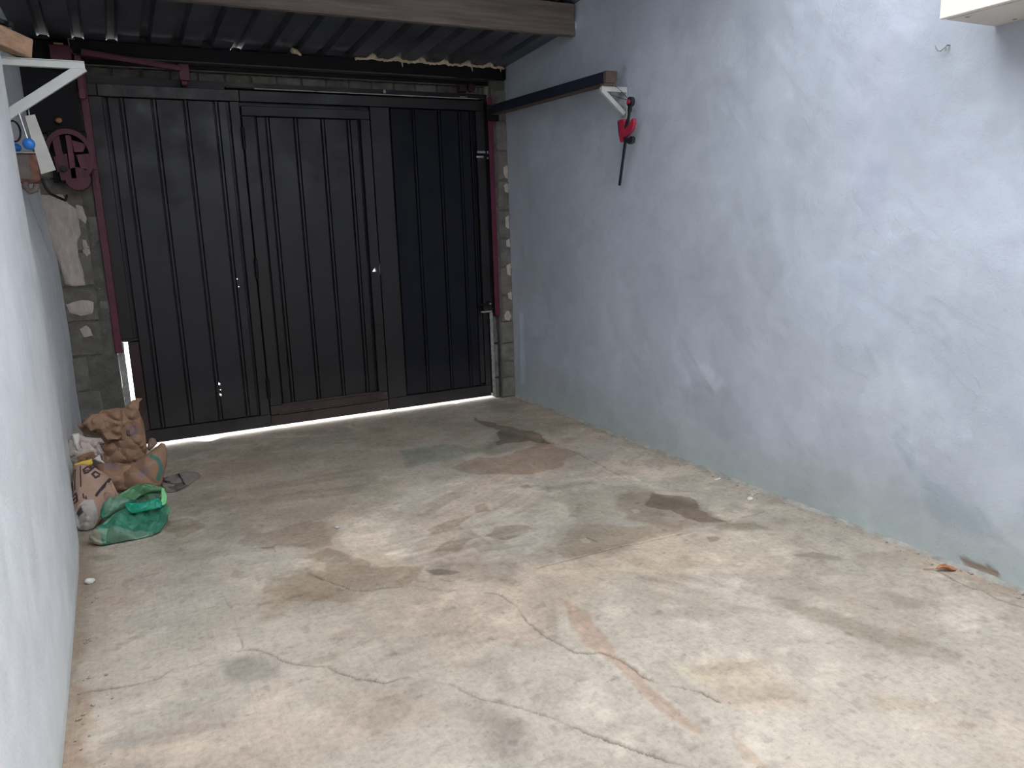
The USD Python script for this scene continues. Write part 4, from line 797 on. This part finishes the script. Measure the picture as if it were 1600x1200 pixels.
obj('wire', tube([(3.20, 2.186, 2.219), (3.17, 2.187, 2.218), (3.165, 2.196, 2.208), (3.162, 2.208, 2.199), (3.160, 2.218, 2.203), (3.158, 2.225, 2.212), (3.157, 2.229, 2.224)], .0028, 10), 'dull_steel', wh, smooth=True)
obj('spur', tube([(3.168, 2.187, 2.218), (3.166, 2.189, 2.205), (3.166, 2.189, 2.196)], .0026, 8), 'dull_steel', wh, smooth=True)

# ================================================================ bags in the corner
def frame(o, yaw, lean):
    """origin; u to the right (turned by yaw), v up (leaning back), n towards the viewer"""
    y = math.radians(yaw); l = math.radians(lean)
    u = np.array([math.cos(y), math.sin(y), 0]); back = np.array([-math.sin(y), math.cos(y), 0]); v = np.array([0, 0, math.cos(l)]) + back * math.sin(l); return np.array(o, float), u, v, np.cross(u, v)
def facets(uv, seed, amp, f0):
    """crumpled-paper facets: the upper envelope of many tilted planes"""
    r = np.random.default_rng(seed); lo, hi = uv.min(0), uv.max(0); K = int(10 + 90 * np.prod(hi - lo) * f0)
    c = lo + (hi - lo) * r.random((K, 2)); g = r.normal(size=(K, 2)) * .42
    w = uv + .006 * np.stack([n2(uv, 20, seed, 3) - .5, n2(uv, 20, seed + 1, 3) - .5], 1) * 2
    best = np.full(len(uv), -9.)
    for k in range(K):
        dlt = w - c[k]; best = np.maximum(best, dlt @ g[k] - 1.3 * np.hypot(dlt[:, 0], dlt[:, 1]) + .02 * r.normal())
    best -= best.mean(); return best * amp * 22
def sack(outline, fr, thick, back, h, crumple, seed, colour, parent, name, mt, round_=.07, f0=5., f1=16., prints=(), curl=0.0, soft=False):
    o, u, v, n = fr
    pg = Polygon(outline).segmentize(h * 1.5); q = np.array(pg.exterior.coords)[:-1]; q = q + .006 * np.stack([n2(q, 22, seed, 3) - .5, n2(q, 22, seed + 1, 3) - .5], 1) * 2
    uv, T, nb, d = inflate(Polygon(q).buffer(0), None, h)
    prof = np.sqrt(np.clip(1 - (1 - np.clip(d / round_, 0, 1)) ** 2, 0, 1))
    P0 = np.column_stack([uv, np.zeros(len(uv))])
    fo = folds(P0, seed, 8, f0, f1) * crumple * .8 + facets(uv, seed + 3, crumple, f0)
    tf = thick * prof * (1 + .3 * (n2(uv, 5, seed + 9, 3) - .5)) + fo * np.clip(d / .015, 0, 1)
    tb = -back * prof * (1 + .2 * (n2(uv, 5, seed + 19, 3) - .5))
    if curl: tf = tf + curl * (uv[:, 1] - uv[:, 1].min()) ** 2; tb = tb + curl * (uv[:, 1] - uv[:, 1].min()) ** 2
    A = o + uv[:, :1] * u + uv[:, 1:] * v + tf[:, None] * n
    B = o + uv[:, :1] * u + uv[:, 1:] * v + tb[:, None] * n
    keep = np.arange(len(uv)) >= nb; idx = np.arange(len(uv)); idx[keep] = len(uv) + np.arange(keep.sum())
    V = np.vstack([A, B[keep]]); V[:, 2] = np.maximum(V[:, 2], .004 + .004 * n2(V[:, :2], 30, seed, 2))
    Fc = np.vstack([T, idx[T][:, ::-1]])
    c = np.tile(np.array(colour, float), (len(uv), 1)) * (1 + .22 * (n2(uv, 6, seed + 30, 4) - .5) + .16 * (n2(uv, 25, seed + 31, 4) - .5))[:, None]
    for kind, shp, w, pc in prints:
        pts = shapely.points(uv + .002 * np.stack([n2(uv, 60, 1, 2) - .5, n2(uv, 60, 2, 2) - .5], 1))
        g = LineString(shp) if kind == 'line' else Polygon(shp).buffer(0)
        dist = shapely.distance(pts, g); k = 1 - sm(w * .7, w * 1.15 + 1e-4, dist)
        c = c * (1 - k[:, None]) + np.array(pc) * k[:, None]
    C = np.vstack([c, c[keep]])
    return obj(name, (V, Fc), mt, parent, smooth=soft, paint=C)
KR = (.335, .205, .135); PUR = (.27, .185, .19); GRN = (.085, .20, .155); BLK = (.05, .035, .04)
def BAGS():
    A = thing('paper_sack','crumpled brown paper sack standing open on top at the back of the pile','sack','sacks in the left corner')
    sack([(-0.31,0.405),(-0.283,0.41),(-0.255,0.439),(-0.228,0.463),(-0.187,0.462),(-0.165,0.477),(-0.11,0.484),(-0.06,0.482),(-0.027,0.48),(0.015,0.476),(0.047,0.462),(0.055,0.423),(0.066,0.331),(0.067,0.249),(0.063,0.182),(0.052,0.131),(-0.032,0.092),(-0.109,0.082),(-0.183,0.095),(-0.208,0.16),(-0.203,0.197),(-0.213,0.255),(-0.175,0.263),(-0.189,0.312),(-0.241,0.325),(-0.29,0.356)],frame((0, 5.45, 0),0,8),.055,.06,.0050,.034,11,KR,A,'body','kraft_paper',round_=.06,f0=6,f1=18,prints=[('poly',[(-0.021,0.353),(0.017,0.357),(0.023,0.299),(-0.017,0.286)],.004,PUR),('line',[(-0.038,0.334),(-0.038,0.303),(-0.02,0.296)],.003,BLK),('line',[(-0.028,0.335),(-0.025,0.306)],.003,BLK)])
    sack([(-0.04,0.477),(-0.007,0.503),(0.025,0.522),(0.046,0.522),(0.035,0.535),(0.081,0.527),(0.057,0.504),(0.052,0.481),(0.042,0.453),(0.01,0.434),(-0.018,0.448)],frame((0, 5.45, 0),0,8),.012,.006,.003,.022,17,KR,A,'torn_top','kraft_paper',round_=.02,f0=12,f1=30)
    sack([(-0.305,0.421),(-0.278,0.429),(-0.251,0.455),(-0.224,0.478),(-0.184,0.477),(-0.162,0.493),(-0.109,0.497),(-0.053,0.485),(-0.049,0.449),(-0.057,0.384),(-0.061,0.315),(-0.092,0.296),(-0.133,0.298),(-0.158,0.297),(-0.175,0.323),(-0.184,0.348),(-0.193,0.372),(-0.213,0.375),(-0.241,0.373),(-0.261,0.41),(-0.279,0.426),(-0.295,0.392)],frame((0,5.385,0),0,4),.018,.006,.0045,.026,19,KR,A,'overhanging_flap','kraft_paper',round_=.02,f0=6,f1=18)
    B = thing('paper_sack','brown paper sack with a green curved mark lying at the right of the pile','sack','sacks in the left corner')
    sack([(-0.238,0.202),(-0.201,0.214),(-0.166,0.208),(-0.102,0.179),(-0.028,0.18),(0.051,0.222),(0.123,0.266),(0.151,0.285),(0.17,0.272),(0.175,0.225),(0.168,0.156),(0.144,0.1),(0.129,0.047),(0.108,0.009),(0.032,0.005),(-0.088,0.022),(-0.189,0.045),(-0.229,0.111)],frame((0, 5.18, 0),0,20),.09,.08,.0055,.030,23,KR,B,'body','kraft_paper',round_=.10,f0=4,f1=14,prints=[('line',[(0.082,0.203),(0.112,0.175),(0.126,0.14),(0.122,0.104),(0.101,0.056)],.0135,GRN),('poly',[(-0.171,0.204),(-0.095,0.196),(-0.111,0.167),(-0.168,0.163)],.006,PUR),('poly',[(0.002,0.124),(0.056,0.129),(0.034,0.082),(-0.003,0.084)],.006,PUR),('line',[(-0.147,0.199),(-0.099,0.201)],.002,BLK)])
    sack([(0.064,0.261),(0.079,0.315),(0.097,0.326),(0.117,0.316),(0.125,0.284),(0.102,0.265),(0.074,0.241)],frame((0, 5.18, 0),0,20),.02,.02,.005,.012,27,(.22,.15,.12),B,'twisted_neck','kraft_paper',round_=.03,f0=12,f1=30)
    Cc = thing('paper_sack','torn pinkish white paper sack wedged between the left wall and the tall brown sack','sack','sacks in the left corner')
    sack([(-0.161,0.384),(-0.149,0.42),(-0.124,0.446),(-0.08,0.444),(-0.056,0.427),(-0.023,0.418),(0.024,0.406),(0.04,0.374),(0.009,0.37),(0.029,0.315),(0.012,0.301),(-0.028,0.286),(-0.111,0.282),(-0.159,0.307),(-0.167,0.347)],frame((-0.2, 4.98, 0),0,12),.035,.05,.0042,.034,31,(.50,.43,.39),Cc,'body','kraft_paper',round_=.05,f0=8,f1=24,prints=[('line',[(-0.155,0.345),(-0.139,0.321),(-0.12,0.331)],.004,(.24,.2,.18)),('line',[(-0.086,0.423),(-0.084,0.38),(-0.079,0.362)],.003,(.2,.15,.13)),('poly',[(-0.107,0.316),(-0.071,0.331),(-0.022,0.332),(-0.023,0.293),(-0.11,0.286)],.003,KR)])
    sack([(-0.027,0.317),(0.009,0.338),(0.013,0.308),(0.032,0.275),(-0.01,0.297)],frame((-.2,4.88,0),0,12),.016,.008,.004,.005,35,(.62,.60,.55),Cc,'white_flap','kraft_paper',round_=.012)
    sack([(-0.118,0.463),(-0.105,0.469),(-0.081,0.466),(-0.078,0.444),(-0.09,0.395),(-0.101,0.363),(-0.116,0.408)],frame((-.2,4.92,0),0,12),.020,.01,.004,.003,37,(.66,.63,.57),Cc,'rolled_corner','kraft_paper',round_=.013)
    D = thing('paper_sack','pinkish brown printed paper sack with a yellow top band leaning by the left wall','sack','sacks in the left corner')
    sack([(-0.133,0.39),(-0.11,0.396),(-0.069,0.39),(-0.015,0.367),(0.028,0.324),(0.052,0.294),(0.08,0.19),(0.066,0.155),(0.024,0.107),(-0.01,0.058),(-0.035,0.022),(-0.063,-0.008),(-0.093,-0.017),(-0.12,-0.004),(-0.138,0.031),(-0.146,0.116),(-0.151,0.182),(-0.144,0.281)],frame((-0.2, 4.62, 0),0,45),.05,.05,.0032,.05,41,(.40,.265,.20),D,'body','kraft_paper',round_=.07,f0=5,f1=16,prints=[('line',[(-0.128,0.35),(-0.13,0.298)],0.003,BLK),('line',[(-0.116,0.348),(-0.122,0.296)],0.003,BLK),('line',[(-0.128,0.35),(-0.114,0.348)],0.003,BLK),('line',[(-0.138,0.294),(-0.142,0.232)],0.004,BLK),('line',[(-0.124,0.291),(-0.129,0.237)],0.004,BLK),('line',[(-0.088,0.356),(-0.097,0.236)],0.0035,BLK),('line',[(-0.074,0.331),(-0.07,0.305),(-0.055,0.31),(-0.036,0.326)],0.0065,BLK),('line',[(-0.075,0.328),(-0.052,0.349),(-0.036,0.329)],0.006,BLK),('line',[(-0.065,0.32),(-0.053,0.325)],0.004,BLK),('line',[(-0.034,0.297),(-0.021,0.275),(-0.003,0.288)],0.006,BLK),('line',[(-0.034,0.297),(-0.018,0.314),(0,0.299)],0.006,BLK),('line',[(-0.042,0.358),(-0.031,0.333),(-0.017,0.35),(0.003,0.329)],0.006,BLK),('line',[(-0.142,0.207),(-0.125,0.209),(-0.121,0.181),(-0.144,0.181)],0.006,BLK),('line',[(-0.135,0.16),(-0.121,0.16),(-0.122,0.176)],0.006,BLK),('line',[(-0.089,0.191),(-0.089,0.166),(-0.075,0.16),(-0.078,0.175)],0.004,BLK),('line',[(0.049,0.286),(0.017,0.234),(-0.027,0.175)],0.0075,BLK),('poly',[(-0.141,0.115),(-0.084,0.149),(-0.047,0.15),(-0.036,0.101),(-0.033,0.045),(-0.067,-0.008),(-0.1,-0.016),(-0.127,0.002),(-0.14,0.046)],.004,(.46,.42,.39)),('poly',[(-0.129,0.103),(-0.106,0.1),(-0.1,0.085),(-0.121,0.083)],.004,(.10,.09,.09))])
    sack([(-0.122,0.322),(-0.078,0.331),(-0.027,0.337),(-0.026,0.31),(-0.038,0.3),(-0.082,0.299),(-0.121,0.297)],frame((-.2,4.8,0),0,12),.012,.008,.004,.004,33,(.66,.47,.07),D,'yellow_band','kraft_paper',round_=.015)
    E = thing('woven_sack','green woven plastic sack slumped in front of the paper sacks','sack','sacks in the left corner')
    sack([(-0.266,0.082),(-0.243,0.097),(-0.2,0.124),(-0.159,0.152),(-0.112,0.175),(-0.07,0.186),(-0.041,0.169),(0.012,0.174),(0.084,0.178),(0.124,0.167),(0.133,0.142),(0.12,0.099),(0.116,0.064),(0.067,0.015),(0.024,-0.013),(-0.027,-0.012),(-0.097,-0.003),(-0.159,0.004),(-0.214,0.011),(-0.247,0.034),(-0.267,0.06)],frame((0, 4.33, 0),8,42),.045,.05,.0035,.040,53,(.038,.19,.12),E,'body','woven_plastic',round_=.045,f0=5,f1=16,prints=[('poly',[(-0.23,0.072),(-0.154,0.068),(-0.056,0.023),(0.013,0.003),(0.024,-0.013),(-0.097,-0.003),(-0.159,0.004),(-0.208,0.04)],.006,(.15,.29,.21)),('poly',[(-0.268,0.082),(-0.244,0.092),(-0.224,0.066),(-0.22,0.013),(-0.251,0.035)],.006,(.30,.29,.21)),('line',[(-0.195,0.113),(-0.139,0.147),(-0.076,0.174),(-0.043,0.157)],.003,(.17,.31,.23))])
    sack([(-0.2,0.147),(-0.192,0.19),(-0.176,0.217),(-0.143,0.24),(-0.113,0.242),(-0.065,0.225),(-0.019,0.195),(-0.042,0.155),(-0.077,0.164),(-0.116,0.152),(-0.163,0.133),(-0.191,0.134)],frame((0,4.40,0),8,42),.04,.04,.0035,.030,55,(.045,.20,.125),E,'upper_fold','woven_plastic',round_=.04,f0=5,f1=16,prints=[('poly',[(-0.154,0.22),(-0.102,0.225),(-0.07,0.199),(-0.114,0.164),(-0.158,0.158)],.02,(.14,.27,.19))])
    sack([(-0.064,0.239),(-0.015,0.224),(0.041,0.221),(0.095,0.226),(0.111,0.194),(0.097,0.165),(0.048,0.169),(-0.012,0.166),(-0.041,0.169),(-0.064,0.198)],frame((0,4.245,.01),8,42),.012,.004,.0035,.028,57,(.005,.25,.15),E,'front_lip','woven_plastic',round_=.025,f0=8,f1=20)
    sack([(-0.122,0.233),(-0.057,0.263),(-0.016,0.281),(0.031,0.286),(0.075,0.275),(0.126,0.241),(0.131,0.218),(0.056,0.223),(0.007,0.209),(-0.019,0.193),(-0.069,0.201)],frame((0,4.42,.0),8,42),.010,.004,.004,.030,59,(.085,.22,.10),E,'back_flap','woven_plastic',round_=.012,f0=7,f1=20)
    sack([(-0.048,0.229),(0.032,0.247),(0.143,0.219),(0.137,0.153),(0.082,0.12),(-0.028,0.14)],frame((0,4.46,.0),8,42),.006,.004,.004,.020,60,(.05,.12,.065),E,'inside','woven_plastic',round_=.012,f0=7,f1=20)  # darker green puts the shade inside the open sack into colour
    sack([(0.126,0.265),(0.138,0.257),(0.14,0.205),(0.128,0.171),(0.115,0.161),(0.094,0.171),(0.112,0.203)],frame((0,4.26,.02),8,42),.008,.003,.003,.012,61,(.16,.52,.20),E,'bright_fold','woven_plastic',round_=.015)
    sack([(0.08,0.142),(0.125,0.172),(0.139,0.168),(0.144,0.139),(0.126,0.107),(0.096,0.11)],frame((0,4.29,.0),8,42),.012,.004,.004,.02,63,(.07,.22,.12),E,'side_fold','woven_plastic',round_=.03,f0=8,f1=20)
    Fp = sack([(-0.118,0.127),(-0.083,0.185),(-0.024,0.192),(0.016,0.241),(0.069,0.254),(0.128,0.187),(0.143,0.075),(0.089,0.011),(0.039,-0.096),(-0.009,-0.148),(-0.049,-0.171),(-0.087,-0.138),(-0.097,-0.008)],frame((.22,5.2,.002),0,90),.006,.001,.004,.006,71,(.27,.235,.215),None,'paper_sheet','kraft_paper',round_=.01,f0=8,f1=24,prints=[('line',[(0.011,0.206),(0.018,0.083),(0.027,-0.054)],0.006,BLK),('line',[(-0.007,-0.074),(0.015,-0.071)],0.005,BLK),('line',[(-0.088,0.179),(-0.086,0.106),(-0.071,0.061)],0.008,BLK),('line',[(-0.061,0.081),(-0.051,0.057)],0.005,BLK),('line',[(-0.07,0.149),(-0.061,0.152)],0.004,BLK)])
    tag(Fp,'flat grey torn paper lying on the floor right of the sacks','paper')
BAGS()
# ================================================================ small litter
def pebble(name, loc, r, label, cat_, mt='stone', s=(1, .8, .6), seed=1, group=None):
    m = ball((0, 0, 0), r, s); m = rough(m, r * .25, .6 / r, seed); m.apply_translation((loc[0], loc[1], loc[2] if len(loc) > 2 else r * s[2] * .75)); obj(name, m, mt, smooth=40, label=label, cat=cat_, group=group)
pebble('pebble', (-.262, 3.855), .020, 'white pebble lying against the foot of the left wall', 'stone', s=(1.1, .8, .7), seed=3)

pebble('pebble', (3.02, 3.06), .016, 'small white pebble on the floor beside the right wall, middle of the photo', 'stone', s=(1, .9, .7), seed=5)
pebble('plaster_chip', (3.115, 3.43), .016, 'flat white plaster chip at the foot of the right wall', 'chip', s=(1.6, .6, .3), seed=6)
pebble('plastic_scrap', (.905, 3.905), .013, 'tiny bright white scrap in the middle of the floor', 'scrap', mt='white_paint', s=(1, 1, .5), seed=7)
lf = prism(Polygon([(-.045, -.004), (-.03, -.014), (.0, -.018), (.03, -.012), (.05, 0), (.03, .013), (0, .017), (-.03, .010)]), 'z', 0, .0016)
lf = rough(lf, .0, 20, 5, .012); lf.vertices[:, 2] += 6.5 * lf.vertices[:, 1] ** 2 * 8 + .006 + .006 * np.sin(lf.vertices[:, 0] * 60)
lf.apply_transform(trimesh.transformations.rotation_matrix(2.6, [0, 0, 1])); lf.apply_translation([3.10, 1.955, .002])
dl = thing('dry_leaf', 'small curled orange-brown dry leaf near the peeled patch of the right wall', 'leaf'); obj('blade', lf, 'dry_leaf', dl, smooth=True); obj('stalk', tube([(3.06, 1.985, .008), (3.04, 2.0, .006), (3.02, 2.01, .007)], .0018, 6), 'dry_leaf', dl)

def crumbs():
    r = np.random.default_rng(12); V = []
    for k in range(170):
        y = 1.4 + (4.7 if k < 120 else 2.5) * r.random(); x = 3.165 - abs(r.normal()) * .045 if k < 120 else -.285 + abs(r.normal()) * .05
        a = .0025 + .0055 * r.random() ** 2; m = trimesh.creation.icosphere(1, a); m.vertices *= [1.2, .9, .7]; m.vertices += (r.random(m.vertices.shape) - .5) * a * .7
        m.apply_translation([x, y, .001 + a * .4]); V.append(m)
    obj('grit', cat(*V), 'grit', kind='stuff', label='loose grit and crumbs along the foot of the walls', cat='grit')
crumbs()
fl = LineString([(3.168, 1.3), (3.168, 6.2)])
def fillet():
    ys = np.arange(1.25, 6.21, .02); r = .010 + .014 * n2(np.stack([ys, ys * 0], 1), 5, 800, 4) - .004
    V = []
    for y, q in zip(ys, r):
        xw = 3.196; V += [(xw, y, q * 1.1 + .004), (3.178 - q * .55, y, q * .55 + .002), (3.172 - q * 1.3, y, -.012)]
    V = np.array(V); Fc = []
    for i in range(len(ys) - 1):
        for j in range(2):
            a = i * 3 + j; Fc += [(a, a + 1, a + 4), (a, a + 4, a + 3)]
    obj('trim_1', (V, np.array(Fc)), 'fillet', smooth=True, kind='structure', label='thin crumbling cement fillet where the right wall meets the floor')
fillet()
